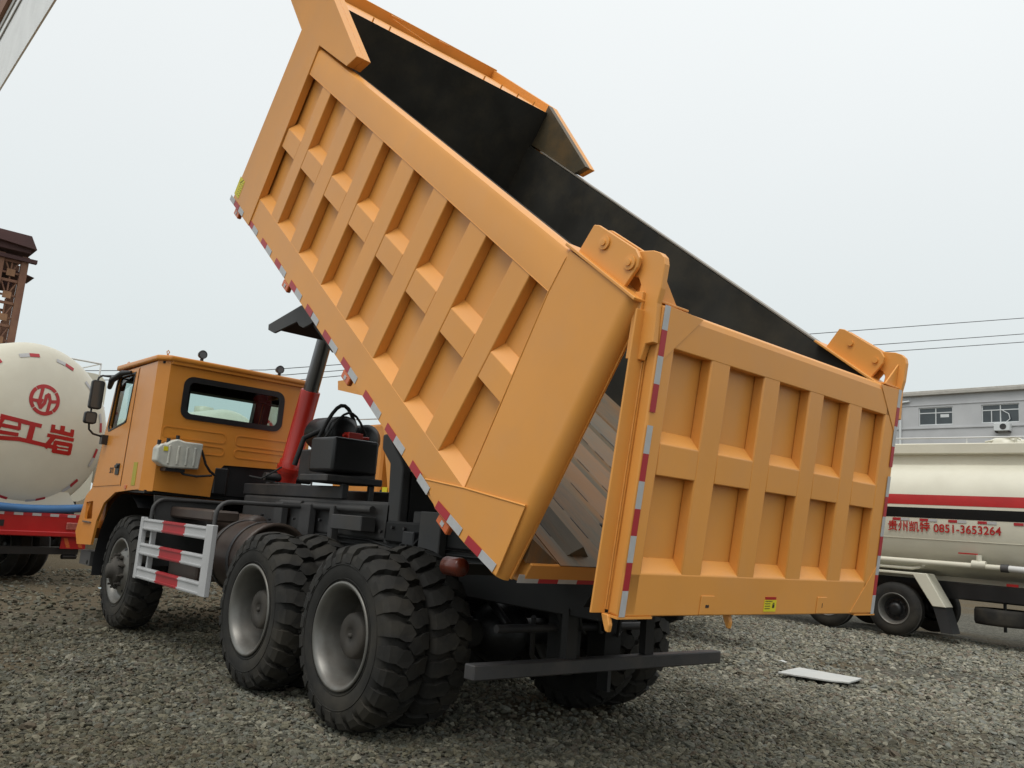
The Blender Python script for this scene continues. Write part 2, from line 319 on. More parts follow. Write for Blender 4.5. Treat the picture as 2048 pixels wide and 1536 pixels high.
rv = n('FunctionNodeRandomValue'); rv.data_type = 'FLOAT_VECTOR'; rv.inputs[0].default_value = (-.5, -.5, 0); rv.inputs[1].default_value = (.5, .5, 6.28); l(rv.outputs[0], ip.inputs['Rotation'])
na = n('GeometryNodeInputNamedAttribute'); na.inputs[0].default_value = 'psize'; l(na.outputs[0], ip.inputs['Scale'])
l(ip.outputs[0], go.inputs[0]); gm = gravel.modifiers.new('scatter', 'NODES'); gm.node_group = ng

# ------------------------------------------------------------------ the orange dump truck
truck = thing('dump_truck', 'large orange mining dump truck with its body raised and tailgate hanging open', 'dump truck')
OR = M['orange']
# ---- wheels
def tyre(R=.665, hw=.188, rim=.36, N=24):
    b = B(); tw_ = .156; crown = lambda y: R - 1.35 * y * y; D = .046
    prof = [(rim, -.155), (rim + .02, -.168), (rim + .07, -.183), (R - .19, -hw), (R - .13, -hw + .002), (R - .09, -hw + .014), (crown(.14) - D, -.14), (crown(.07) - D, -.07), (R - D, 0)]
    prof = prof + [(r, -h) for r, h in prof[-2::-1]]
    b.lathe(prof, n=96)
    for yy, hh in ((rim + .045, .1785), (rim + .145, hw + .001)):
        b.tube([(yy * math.cos(a), hh, yy * math.sin(a)) for a in np.linspace(0, 2 * math.pi, 97)[:-1]], .0035, 4, closed=True)
    poly = [(.0, 1.0), (.66, 1.0), (.69, .68), (.84, .38), (.85, .10), (.55, -.17), (.20, .06), (.17, .38), (.03, .68)]
    p = 2 * math.pi / N
    for side in (1, -1):
        for k in range(N):
            o_ = k + (0 if side > 0 else .5)
            top = []; bot = []
            for u_, y_ in poly:
                a = (o_ + u_) * p; yy = side * y_ * tw_; r = crown(yy)
                top.append((r * math.cos(a), yy, r * math.sin(a))); rb = crown(yy) - D - .004; aa = a + (.5 - u_) * p * -.07
                bot.append((rb * math.cos(aa), yy, rb * math.sin(aa)))
            b.hexa(bot, top)
            a0, a1 = o_ * p, (o_ + .66) * p; am = (a1 - a0) * .10; r0 = crown(tw_)
            pt = lambda r, y, a: (r * math.cos(a), side * y, r * math.sin(a))
            T = [pt(r0, tw_, a0), pt(r0, tw_, a1), pt(R - .075, hw - .006, a1 - am * .5), pt(R - .145, hw + .006, a1 - am), pt(R - .145, hw + .006, a0 + am), pt(R - .075, hw - .006, a0 + am * .5)]
            Q = [pt(r0 - .05, tw_ - .03, a0), pt(r0 - .05, tw_ - .03, a1), pt(R - .10, hw - .03, a1 - am * .5), pt(R - .15, hw - .01, a1 - am), pt(R - .15, hw - .01, a0 + am), pt(R - .10, hw - .03, a0 + am * .5)]
            b.hexa(Q, T)
    return b
ty = tyre()
def rear_wheel(side):   # side +1: dish opens towards +y
    w = ty.build('wheel', M['tyre'], truck, bevel=0, fixn=True)
    r = B(); s = side
    r.lathe([(.335, -.15 * s), (.345, .15 * s), (.375, .165 * s), (.385, .178 * s), (.380, .188 * s), (.366, .188 * s), (.352, .178 * s), (.338, .16 * s), (.322, .10 * s), (.308, .0), (.29, -.08 * s)], n=64)
    rim = r.build('rim', M['rim'], w)
    h = B(); h.lathe([(.292, -.08 * s), (.25, -.12 * s), (.178, -.13 * s), (.175, -.12 * s), (.165, .04 * s), (.160, .075 * s), (.145, .09 * s), (.06, .092 * s), (.055, .085 * s), (0, .085 * s)], n=40)
    for k in range(10):
        a = k * math.pi / 5; h.cyl((.215 * math.cos(a), -.12 * s, .215 * math.sin(a)), (.215 * math.cos(a), -.07 * s, .215 * math.sin(a)), .018, 6)
    h.lathe([(.02, .085 * s), (.018, .10 * s), (0, .10 * s)], n=10)
    h.build('hub', M['hub'], w)
    return w
def front_wheel(side):
    w = ty.build('wheel', M['tyre'], truck); s = side; r = B()
    r.lathe([(.335, -.15 * s), (.345, .14 * s), (.375, .155 * s), (.385, .168 * s), (.375, .18 * s), (.352, .17 * s), (.33, .13 * s), (.31, .09 * s), (.285, .085 * s), (.255, .12 * s), (.20, .165 * s), (.165, .165 * s)], n=64)
    r.build('rim', M['rim'], w)
    for k in range(10):
        a = k * math.pi / 5 + .2
        v = B(); v.lathe([(0, 0), (.028, 0)], n=14); v.build('vent_hole', M['black'], w, xf=Matrix.Translation((.262 * math.cos(a), .122 * s, .262 * math.sin(a))) @ Matrix.Rotation(-a, 4, 'Y') @ Matrix.Rotation(math.radians(-38 * s), 4, 'Z') , fixn=True)
    h = B(); h.lathe([(.165, .12 * s), (.165, .20 * s), (.15, .23 * s), (.09, .24 * s), (.085, .29 * s), (.0, .295 * s)], n=36); h.build('hub', M['hub'], w)
    for k in range(10):
        a = k * math.pi / 5; t = B(); t.cyl((.185 * math.cos(a), .16 * s, .185 * math.sin(a)), (.185 * math.cos(a), .235 * s, .185 * math.sin(a)), .013, 8); t.cyl((.185 * math.cos(a), .165 * s, .185 * math.sin(a)), (.185 * math.cos(a), .195 * s, .185 * math.sin(a)), .024, 6); t.build('wheel_nut', M['hub'], w)
    return w
ZH = .66
w0 = rear_wheel(1); w0.location = (0, 1.325, ZH); w0.rotation_euler = (0, .3, 0)
for i, (x, y, fl) in enumerate([(0, .945, -1), (1.53, 1.325, 1), (1.53, .945, -1), (0, -1.325, -1), (0, -.945, 1), (1.53, -1.325, -1), (1.53, -.945, 1)]):
    copy_part(w0, truck, (x, y, ZH), (0, .7 * i + .2, 0 if fl > 0 else math.pi))
w1 = front_wheel(1); w1.location = (5.19, 1.31, ZH); w1.rotation_euler = (0, .4, 0)
copy_part(w1, truck, (5.19, -1.31, ZH), (0, .9, math.pi))
# ---- chassis
fr = M['frame']
for s in (1, -1):
    B().box(-1.55, 6.2, s * .42 - .04, s * .42 + .04, .95, 1.30).build('chassis_rail', M['shadeblack'], truck, bevel=.01)
    b = B(); b.box(1.1, 4.3, s * .40 - .05, s * .40 + .05, 1.31, 1.665); b.build('sub_frame_rail', M['framelt'], truck, bevel=.03, seg=3)
    B().box(-1.6, 1.1, s * .45 - .045, s * .45 + .045, 1.305, 1.50).build('rear_sub_frame', M['shadeblack'], truck, bevel=.02)
    B().box(2.05, 4.35, s * .40 - .045, s * .40 + .045, 1.67, 1.80).build('sub_frame_beam', fr, truck, bevel=.01)
for x in (-1.45, -.6, .75, 2.3, 3.6): B().box(x - .06, x + .06, -.40, .40, 1.0, 1.6).build('cross_member', fr, truck, bevel=.01)
# side brackets and bolts on the rail
b = B()
for x, w_ in ((2.5, .22), (1.95, .08), (.3, .3), (3.1, .18)): b.box(x - w_ / 2, x + w_ / 2, .50, .58, 1.02, 1.60)
b.box(1.25, 1.8, .50, .66, 1.38, 1.52); each(b, 'rail_bracket', M['framelt'], truck, bevel=.008)
b = B()
for x in np.arange(.2, 3.9, .19):
    for z in (1.12, 1.42): b.cyl((x, .49, z + .03 * math.sin(x * 9)), (x, .52, z + .03 * math.sin(x * 9)), .016, 6)
tag(b.build('frame_bolts', fr, truck), kind='stuff')
# tipping support plates
for s in (1, -1):
    b = B(); b.prism([(1.20, 1.0), (1.17, 1.67), (1.20, 2.02), (1.36, 2.16), (1.37, 2.30), (1.28, 2.31), (1.02, 2.06), (.97, 1.98), (.95, 1.0)], s * .40 - .05, s * .40 + .05); b.build('tipping_support', M['framelt'], truck, bevel=.02, seg=2)
B().box(.955, 1.05, -.345, .345, 1.0, 1.96).build('support_web', M['shadeblack'], truck)
# axles, springs, differential, rods
b = B()
for x in (0, 1.53):
    b.tube([(x, -1.0, ZH), (x, 1.0, ZH)], .11, 14); b.lathe([(0, -.28), (.16, -.22), (.24, -.08), (.24, .08), (.16, .22), (0, .28)], (x, 0, ZH), 'y', 24)
b.tube([(5.19, -1.1, ZH), (5.19, 1.1, ZH)], .08, 10); b.tube([(-.2, 0, ZH + .03), (4.6, 0, 1.0)], .06, 10); b.build('axle', M['black'], truck)
for s in (1, -1):
    b = B()
    for k in range(9):
        h = .95 - k * .035; a = 1.05 - k * .09
        b.prism([(.76 - a, h - .13 * (a / 1.05) ** 2), (.76, h), (.76 + a, h - .13 * (a / 1.05) ** 2), (.76 + a, h - .13 * (a / 1.05) ** 2 - .028), (.76, h - .028), (.76 - a, h - .13 * (a / 1.05) ** 2 - .028)], s * .56 - .05, s * .56 + .05)
    each(b, 'leaf_spring', M['black'], truck)
    b = B(); b.box(.55, .98, s * .60 - .13, s * .60 + .13, 0.78, 1.02); b.build('spring_seat', M['shadeblack'], truck, bevel=.02)
for s in (1, -1):
    for x in (-.45, .45): B().cyl((x * .5 + .2, s * .3, 1.1), (x, s * .3, .78), .035, 8).build('torque_rod', M['black'], truck)
b = B(); b.box(-1.0, -.82, .05, .22, .55, 1.0); b.box(-1.0, -.82, -.40, -.22, .55, 1.0); each(b, 'bumper_bracket', M['shadeblack'], truck)
b = B(); b.tube([(-.9, -.9, .82), (-.9, .8, .82)], .03, 8); b.tube([(-.9, -.55, .82), (-.75, -.3, .55), (-.5, 0, .5), (-.75, .3, .6), (-.9, .45, .9)], .02, 6); b.build('brake_pipe', M['frame'], truck)
b = B(); b.box(-.62, -.5, -.74, -.70, .25, 1.1); b.build('mud_flap', M['blackrub'], truck)
b = B(); b.lathe([(0, 0), (.055, 0), (.06, .02), (.06, .16), (.03, .18), (0, .18)], (-1.22, 1.40, 1.25), 'x', 24, smooth=True); b.build('tail_lamp', mat('dull_red_lamp', (.11, .02, .01), .3, var=.2), truck)
b = B(); b.box(-1.12, -1.06, .6, 1.4, 1.20, 1.27); b.build('lamp_bracket', M['shadeblack'], truck)
for k in range(5):
    x0 = .35 + .09 * k; b = B(); b.tube([(x0, .50, 1.42 - .02 * k), (x0 + .02, .56, 1.30), (x0 - .05, .62, 1.12 - .03 * k), (x0 - .2, .60, .98), (x0 - .3, .55, .9 + .02 * k)], .011, 6); b.build('air_hose', M['blackrub'], truck)
for k in range(3):
    b = B(); b.tube([(4.2, .47, 1.22 + .05 * k), (3.0, .475, 1.20 + .05 * k), (1.4, .475, 1.21 + .05 * k), (.9, .52, 1.16 + .05 * k), (-.6, .47, 1.19 + .04 * k)], .010, 6); b.build('air_line', M['blackrub'], truck)
for k in range(4):
    b = B(); b.tube([(-1.0 - .04 * k, .35 - .2 * k, 1.0), (-1.05, .3 - .2 * k, .86 - .03 * k), (-.95, .15 - .2 * k, .78), (-.8, .1 - .15 * k, .9)], .012, 6); b.build('air_hose', M['blackrub'], truck)
b = B(); b.lathe([(0, 0), (.09, 0), (.10, .03), (.10, .17), (.07, .22), (0, .22)], (-.45, .62, .72), 'x', 20); b.build('brake_chamber', M['shadeblack'], truck)
b = B(); b.box(.55, .72, .46, .56, 1.30, 1.42); b.box(2.05, 2.25, .46, .58, 1.10, 1.26); each(b, 'valve_block', fr, truck, bevel=.01)
b = B(); b.cyl((1.3, .52, 1.585), (2.6, .52, 1.585), .035, 10); b.cyl((2.7, .50, 1.60), (3.2, .50, 1.60), .03, 10); each(b, 'frame_pipe', M['framelt'], truck)
# rear under-run bar
B().box(-1.300, -1.20, -1.303, 1.303, .568, .663).build('underrun_bar', fr, truck, bevel=.008)
b = B()
for y in (-.42, .42): b.box(-1.27, -1.21, y - .05, y + .05, .664, 1.0)
each(b, 'bar_bracket', M['shadeblack'], truck)
# ---- tanks, boxes, drums between cab and body
b = B(); b.lathe([(0, 3.05), (.30, 3.05), (.345, 3.0), (.36, 2.92), (.36, 2.25), (.37, 2.245), (.37, 2.20), (.335, 2.195), (.33, 2.26), (0, 2.27)], (0, .98, 1.02), 'x', 40); b.build('fuel_tank', M['browntank'], truck)
b = B()
for x in (2.45, 2.85): b.lathe([(.366, x), (.372, x), (.372, x + .05), (.366, x + .05)], (0, .98, 1.02), 'x', 40)
each(b, 'tank_strap', M['frame'], truck)
b = B()
for z, yy in ((1.30, .72), (.98, .80)): b.lathe([(0, 3.2), (.10, 3.21), (.14, 3.26), (.14, 4.05), (.10, 4.1), (0, 4.11)], (0, yy, z), 'x', 20)
each(b, 'air_tank', M['browntank'], truck)
b = B(); b.box(3.2, 4.5, .95, 1.25, 1.34, 1.46); b.box(3.3, 4.1, .9, 1.3, .72, .92); each(b, 'battery_box', M['browntank'], truck, bevel=.02)
b = B(); b.prism([(1.46, 1.57), (.62, 1.56), (.70, 1.24), (1.40, 1.22)], 4.40, 4.42, 'x'); b.build('wheel_splash_plate', M['framelt'], truck, bevel=.004)
b = B(); b.prism([(1.44, 1.215), (.8, 1.21), (.8, .80), (1.36, .78)], 4.42, 4.44, 'x'); b.build('splash_flap', M['blackrub'], truck, bevel=.004)
b = B(); b.box(2.0, 2.5, .07, .60, 1.93, 2.285); b.build('oil_tank', M['black'], truck, bevel=.035, seg=3)
b = B(); b.box(1.97, 2.55, .01, .66, 1.83, 1.90); b.box(2.0, 2.06, .38, .46, 1.67, 1.83); b.box(2.0, 2.06, .08, .14, 1.67, 1.83); b.build('oil_tank_stand', fr, truck, bevel=.01)
for x, y, z, r in ((2.95, .12, 2.40, .185), (2.95, -.18, 2.36, .17)):
    b = B(); b.lathe([(0, -.32), (r * .6, -.32), (r, -.28), (r, .28), (r * .9, .3), (r * .9, .33), (0, .33)], (x, y, z), 'x', 28); b.build('air_filter', M['black'], truck)
b = B(); b.box(2.6, 3.2, -.30, .35, 1.85, 2.2); b.build('filter_stand', fr, truck, bevel=.02)
b = B(); b.tube([(2.7 + .0 * t, .42 - .62 * t, 2.28 + .42 * math.sin(math.pi * min(1, t * 1.15))) for t in np.linspace(0, 1, 14)], .022, 8)
b.tube([(2.62, .40 - .75 * t, 2.26 + .36 * math.sin(math.pi * min(1, t * 1.25))) for t in np.linspace(0, .8, 12)], .014, 7)
b.tube([(2.9, .55, 2.0), (2.85, .5, 2.3), (2.8, .3, 2.42)], .03, 8); b.build('hydraulic_hose', M['blackrub'], truck)
b = B(); b.box(2.5, 2.62, -.02, .16, 2.33, 2.40); b.cyl((2.55, -.12, 2.36), (2.55, .2, 2.36), .018, 8); b.build('shut_off_valve', M['cylred'], truck, bevel=.01)
# ---- tipping cylinder
cb = Vector((4.13, 0.0, 1.96)); ct = Vector((3.55, 0.0, 3.70)); dr = (ct - cb).normalized()
b = B(); b.tube([cb - dr * .0, cb + dr * .16, cb + dr * .17, cb + dr * 1.05, cb + dr * 1.06], [.135, .135, .118, .118, .112], 32); b.build('cylinder_barrel', M['cylred'], truck)
b = B(); b.tube([cb + dr * 1.04, cb + dr * 3.2], .092, 32); b.build('piston_rod', M['chrome'], truck)
b = B(); b.tube([cb + dr * .04, cb + dr * .09], .150, 32); b.tube([cb - dr * .14, cb], .12, 20); b.build('cylinder_collar', M['cylred'], truck)
b = B(); b.box(3.95, 4.3, -.2, .2, 1.68, 1.84); b.tube([(4.13, .3, 1.9), (4.13, -.3, 1.9)], .05, 12); b.build('cylinder_mount', fr, truck, bevel=.02)
b = B(); b.tube([(4.0, .16, 2.02), (3.9, .3, 1.95), (3.95, .42, 1.86), (4.1, .5, 1.88)], .012, 6); b.tube([(3.98, -.12, 2.1), (3.8, -.16, 1.95), (3.7, -.1, 1.8)], .012, 6); b.build('grease_line', M['blackrub'], truck)
# ---- side guard with striped rails
sg = B(); y0, y1 = 1.48, 1.535
sg.box(2.45, 2.61, y0, y1, .655, 1.325); side_guard = sg.build('side_guard', M['guard'], truck, bevel=.006)
sg = B(); sg.box(4.41, 4.49, y0, y1, .645, 1.32); sg.box(4.25, 4.29, y0 - .06, y0 - .001, .7, 1.3); each(sg, 'guard_post', M['guard'], side_guard, bevel=.006)
for z in (1.18, .91, .655):
    for xa, xb, mm in ((2.61, 3.17, 'guard'), (3.17, 3.80, 'tape_red'), (3.80, 4.41, 'guard')):
        b = B(); b.box(xa + .0005, xb - .0005, y0 + .01, y1 - .012, z, z + .125); b.box(xa + .0005, xb - .0005, y1 - .012, y1, z + .012, z + .026); b.box(xa + .0005, xb - .0005, y1 - .012, y1, z + .099, z + .113)
        b.build('guard_rail', M[mm], side_guard)
def bend(p, q, r_, n=6):  # vertical then horizontal tube corner
    return [(p[0], p[1] - r_ * (1 - math.cos(t)), q - r_ + r_ * math.sin(t)) for t in np.linspace(0, math.pi / 2, n)]
for x, zt, yy in ((4.38, 1.535, 1.46), (4.27, 1.44, 1.40), (2.60, 1.555, 1.46), (2.50, 1.44, 1.40)):
    b = B(); b.tube([(x, yy, 1.30)] + bend((x, yy), zt, .14) + [(x, .55, zt + .01)], .022, 10); b.build('guard_hoop', M['framelt'], side_guard)

# ---- cab
OC = M['orange_cab']
side_out = [(4.57, 1.62), (4.57, 3.11), (6.02, 3.09), (6.22, 2.35), (6.42, 1.60), (6.62, 1.50), (6.85, 1.03), (6.70, .87), (6.08, .90), (6.00, 1.20), (5.80, 1.43), (5.42, 1.57), (4.82, 1.61)]
win = [(5.31, 3.02), (5.40, 2.46), (5.46, 2.43), (6.02, 2.35), (6.07, 2.40), (5.97, 2.97), (5.93, 3.02)]
hole2 = [(6.56, 1.42), (6.26, 1.44), (6.21, 1.22), (6.52, 1.20)]
cab = holed('cab', side_out, [win, hole2], 1.55, 1.58, 'y', OC, truck)
b = B(); b.box(6.1, 6.7, 1.44, 1.46, 1.1, 1.5); b.build('step_pocket', OC, cab); B().box(6.2, 6.54, 1.575, 1.60, 1.165, 1.18).build('step_trim', M['rim'], cab)
# door seams (dark gaps) and door panel pressed slightly proud
b = B(); b.prism([(5.205, 3.08), (5.262, 1.66), (6.36, 1.62), (6.20, 2.33), (6.09, 2.33), (6.02, 2.33), (5.38, 2.42), (5.285, 3.045), (5.5, 3.045), (5.5, 3.08)], 1.5805, 1.588); b.build('door', OC, cab, bevel=.003)
b = B(); b.prism([(5.188, 3.09), (5.246, 1.645), (5.256, 1.645), (5.198, 3.09)], 1.5802, 1.5822); b.prism([(6.215, 2.33), (6.375, 1.615), (6.385, 1.615), (6.225, 2.33)], 1.5802, 1.5822); b.build('door_gap', M['ink'], cab)
b = B(); b.add([(x, 1.565, z) for x, z in win], [tuple(range(len(win)))]); b.build('door_window', M['glass'], cab)
b = B(); wc = (5.69, 2.7)
rim_o = [(wc[0] + (x - wc[0]) * 1.07, wc[1] + (z - wc[1]) * 1.07) for x, z in win]
hw_ = holed('window_seal', rim_o, [win], 1.570, 1.594, 'y', M['black'], cab)
b = B(); b.box(5.36, 5.50, 1.588, 1.60, 1.78, 1.92); b.box(5.38, 5.48, 1.60, 1.62, 1.86, 1.90); b.build('door_handle', M['black'], cab, bevel=.008)
B().box(4.74, 4.87, 1.581, 1.584, 1.66, 1.93).build('side_sticker', M['ygreen'], cab)
B().box(5.02, 5.08, 1.581, 1.59, 1.62, 1.66).build('side_marker', M['amber'], cab)
text_mesh('door_lettering', 'SITI', .10, M['frame'], cab, Matrix.Translation((5.74, 1.590, 1.80)) @ Matrix.Rotation(math.pi, 4, 'Z') @ Matrix.Rotation(math.pi / 2, 4, 'X'))
# rear wall
rear_out = [(1.47, 1.62), (.80, 1.60), (.78, 1.87), (.68, 1.99), (-.40, 2.02), (-.40, 3.12), (1.47, 3.12)]
rw = rrect(.035, 1.265, 2.50, 2.955, .09)
holed('rear_wall', rear_out, [rrect(.045, 1.255, 2.51, 2.945, .085)], 4.45, 4.48, 'x', OC, cab)
holed('rear_window_seal', rrect(.01, 1.29, 2.475, 2.98, .11), [rrect(.075, 1.225, 2.54, 2.915, .07)], 4.436, 4.460, 'x', M['black'], cab)
b = B(); q = rrect(.05, 1.25, 2.515, 2.94, .08); b.add([(4.462, y, z) for y, z in q], [tuple(range(len(q)))]); b.build('rear_window', M['glass'], cab)
b = B(); b.hexa([(4.45, 1.47, 1.61), (4.57, 1.58, 1.61), (4.57, 1.55, 1.61), (4.48, 1.47, 1.61)], [(4.45, 1.47, 3.12), (4.57, 1.58, 3.12), (4.57, 1.55, 3.12), (4.48, 1.47, 3.12)]); b.build('corner_panel', OC, cab)
b = B(); b.prism([(4.41, -.43), (4.41, 1.49), (4.55, 1.61), (6.05, 1.61), (6.15, 1.45), (6.15, -.30), (6.05, -.43)], 3.12, 3.185, 'z'); b.build('roof', OC, cab, bevel=.02, seg=2)
b = B(); b.box(4.425, 4.45, -.41, 1.465, 3.085, 3.125); b.build('rain_gutter', OC, cab, bevel=.006)
for ya, yb in ((.70, 1.46), (-.36, .58)):
    for za, zb_ in ((2.24, 2.37), (2.09, 2.20)):
        o_ = rrect(ya, yb, za - (.0), zb_, .05); i_ = rrect(ya + .012, yb - .012, za + .012, zb_ - .012, .04); holed('stamped_panel', o_, [i_], 4.444, 4.4505, 'x', OC, cab)
# right side, front, floor
holed('right_wall', side_out, [win, ], -.40, -.37, 'y', OC, cab)
b = B(); b.add([(x, -.385, z) for x, z in win], [tuple(range(len(win)))]); b.build('right_window', M['glass'], cab)
b = B(); b.hexa([(6.40, -.37, 1.58), (6.40, 1.55, 1.58), (6.36, 1.55, 1.58), (6.36, -.37, 1.58)], [(6.22, -.37, 2.33), (6.22, 1.55, 2.33), (6.18, 1.55, 2.33), (6.18, -.37, 2.33)])
b.hexa([(6.84, -.37, .95), (6.84, 1.55, .95), (6.76, 1.55, .95), (6.76, -.37, .95)], [(6.44, -.37, 1.58), (6.44, 1.55, 1.58), (6.36, 1.55, 1.58), (6.36, -.37, 1.58)])
for ya, yb in ((-.37, -.30), (1.47, 1.55)): b.hexa([(6.22, ya, 2.33), (6.22, yb, 2.33), (6.18, yb, 2.33), (6.18, ya, 2.33)], [(6.03, ya, 3.12), (6.03, yb, 3.12), (5.99, yb, 3.12), (5.99, ya, 3.12)])
b.build('front_panel', OC, cab)
b = B(); b.add([(6.20, -.30, 2.33), (6.20, 1.47, 2.33), (6.01, 1.47, 3.12), (6.01, -.30, 3.12)], [(0, 1, 2, 3)]); b.build('windscreen', M['glass'], cab)
b = B(); b.box(4.5, 6.3, -.36, 1.54, 1.585, 1.62); b.box(4.485, 4.50, -.36, 1.46, 1.63, 2.49); b.box(4.5, 6.0, -.36, 1.54, 3.09, 3.115)
b.box(4.485, 4.50, -.36, .03, 2.49, 3.09); b.box(4.485, 4.50, 1.27, 1.46, 2.49, 3.09); b.box(4.485, 4.5, .03, 1.27, 2.96, 3.09)
b.box(5.9, 6.2, -.3, 1.5, 2.1, 2.36); b.box(5.75, 6.02, -.36, 1.54, 2.98, 3.085); b.build('cab_lining', M['black'], cab)
b = B(); b.box(4.56, 4.60, 1.16, 1.30, 2.1, 3.08); b.hexa([(6.16, -.365, 2.3), (6.16, -.27, 2.3), (6.06, -.27, 2.3), (6.06, -.365, 2.3)], [(6.0, -.365, 3.08), (6.0, -.27, 3.08), (5.88, -.27, 3.08), (5.88, -.365, 3.08)]); each(b, 'inner_pillar', M['black'], cab)
for yc in (1.08, .05):
    b = B(); b.box(4.95, 5.45, yc - .24, yc + .24, 1.95, 2.12); b.prism([(4.95, 2.05), (4.80, 2.52), (4.88, 2.54), (5.08, 2.1)], yc - .23, yc + .23); each(b, 'seat', M['black'], cab, bevel=.03, seg=2)
b = B()
for x in (4.52, 5.95):
    for y in (1.50, -.34):
        if x > 5 and y < 0: continue
        b.tube([(x, y, 3.185), (x, y + .015, 3.23), (x, y, 3.25), (x, y - .015, 3.23), (x, y, 3.185)], .006, 6)
each(b, 'lifting_eye', OC, cab)
for y in (1.12, .12):
    b = B(); b.cyl((4.46, y, 3.185), (4.46, y, 3.215), .02, 10); lamp = b.build('work_lamp', M['black'], cab)
    b = B(); b.lathe([(0, .075), (.030, .07), (.045, .03), (.052, -.01), (.052, -.022), (.046, -.024)], (4.46, y, 3.265), 'x', 24); b.v = [(v[0], v[1], v[2]) for v in b.v]; b.build('lamp_body', M['black'], cab)
    b = B(); b.lathe([(0, -.018), (.046, -.018)], (4.46, y, 3.265), 'x', 24); b.build('lamp_lens', M['lens'], cab)
b = B(); b.tube([(5.45, 1.60, 3.05), (5.6, 1.66, 3.04), (5.95, 1.67, 2.98), (6.12, 1.64, 2.90)], [.02, .035, .04, .03], 10); b.build('wind_deflector', M['black'], cab)
# mirrors
def mirror(cyy, czz, w_, h_, x=6.02):
    b = B(); b.prism(rrect(cyy - w_ / 2, cyy + w_ / 2, czz - h_ / 2, czz + h_ / 2, .035), x, x + .07, 'x'); o = b.build('mirror', M['black'], cab, bevel=.012, seg=2)
    b = B(); q = rrect(cyy - w_ / 2 + .018, cyy + w_ / 2 - .018, czz - h_ / 2 + .018, czz + h_ / 2 - .018, .025); b.add([(x - .002, y, z) for y, z in q], [tuple(range(len(q)))]); b.build('mirror_glass', M['mirror'], cab)
mirror(1.80, 2.775, .155, .37); mirror(1.83, 2.475, .15, .155)
b = B(); b.tube([(6.06, 1.81, 2.95), (6.06, 1.80, 3.0), (6.06, 1.76, 3.03), (6.03, 1.60, 3.03)], .013, 8); b.tube([(6.06, 1.83, 2.6), (6.06, 1.83, 2.53)], .012, 8)
b.tube([(6.06, 1.83, 2.40), (6.06, 1.82, 2.33), (6.08, 1.76, 2.28), (6.10, 1.60, 2.25)], .013, 8); b.box(6.02, 6.12, 1.585, 1.66, 2.16, 2.28); b.build('mirror_arm', M['black'], cab)
# wheel arch lining and bumper underside
b = B(); b.lathe([(.90, 0), (.90, 1.5)], (5.19, .02, ZH), 'y', 30, a0=-.15, a1=2.15); b.build('wheel_arch_liner', M['black'], cab, fixn=False)
b = B(); b.box(6.3, 6.75, -1.2, 1.5, .62, .80); b.cyl((6.4, 1.5, .66), (6.4, 1.25, .66), .03, 8); b.build('front_step', M['framelt'], truck)
# coolant tank on the cab's rear wall
cp = [(1.54, 1.95), (1.545, 2.10), (1.50, 2.15), (1.45, 2.15), (1.40, 2.19), (1.33, 2.22), (1.24, 2.20), (1.03, 2.20), (1.05, 1.90), (1.38, 1.885), (1.46, 1.90)]
b = B(); b.prism(cp, 4.26, 4.43, 'x'); ctk = b.build('coolant_tank', M['plastic'], truck, bevel=.018, seg=2)
b = B()
for y in (1.12, 1.21, 1.31, 1.41): b.box(4.25, 4.262, y - .012, y + .012, 1.93, 2.14)
each(b, 'tank_rib', M['plastic'], ctk, bevel=.005)
b = B()
for y, z in ((1.41, 2.19), (1.31, 2.235), (1.51, 2.16)): b.cyl((4.34, y, z - .02), (4.34, y, z + .03), .022, 12)
each(b, 'tank_cap', M['black'], ctk); B().box(4.252, 4.256, 1.43, 1.48, 2.07, 2.12).build('tank_sticker', M['yellow'], ctk)
b = B(); b.box(4.28, 4.45, 1.2, 1.42, 1.85, 1.885); b.build('tank_bracket', M['black'], ctk)
b = B(); b.tube([(4.32, 1.05, 2.17), (4.32, 1.01, 2.10), (4.33, .95, 1.97), (4.36, .88, 1.90), (4.4, .80, 1.86)], .015, 8); b.tube([(4.32, 1.30, 1.90), (4.3, 1.2, 1.83), (4.3, 1.05, 1.82), (4.36, .85, 1.85)], .013, 8); b.build('coolant_hose', M['blackrub'], ctk)
b = B(); b.box(4.44, 4.75, .60, .80, 1.62, 1.97); b.box(4.5, 5.4, -.4, .7, 1.6, 2.0); b.build('engine_block', M['black'], truck, bevel=.03)

# ---- raised body: its own tilted frame (s forward along the floor, y left, t up from the floor)
TH = math.radians(35.78)
body = B(); HW = 1.512; IN = 1.40; PAN = 1.432
bot = [(0.02, 0), (.38, -.05), (.78, -.085), (2.13, -.055), (3.5, -.03), (5.36, 0)]
t_s = lambda s: .165 + .026 * s; t_m = lambda s: .752 + .026 * s; t_t = lambda s: 1.484 + .0287 * s; t_r = lambda s: 1.765 + .0265 * s
RL = [5.33, 4.72, 4.05, 3.42, 2.80, 2.20, 1.60, 1.02]; RR = [4.95, 4.32, 3.67, 3.05, 2.45, 1.85, 1.25, .70]
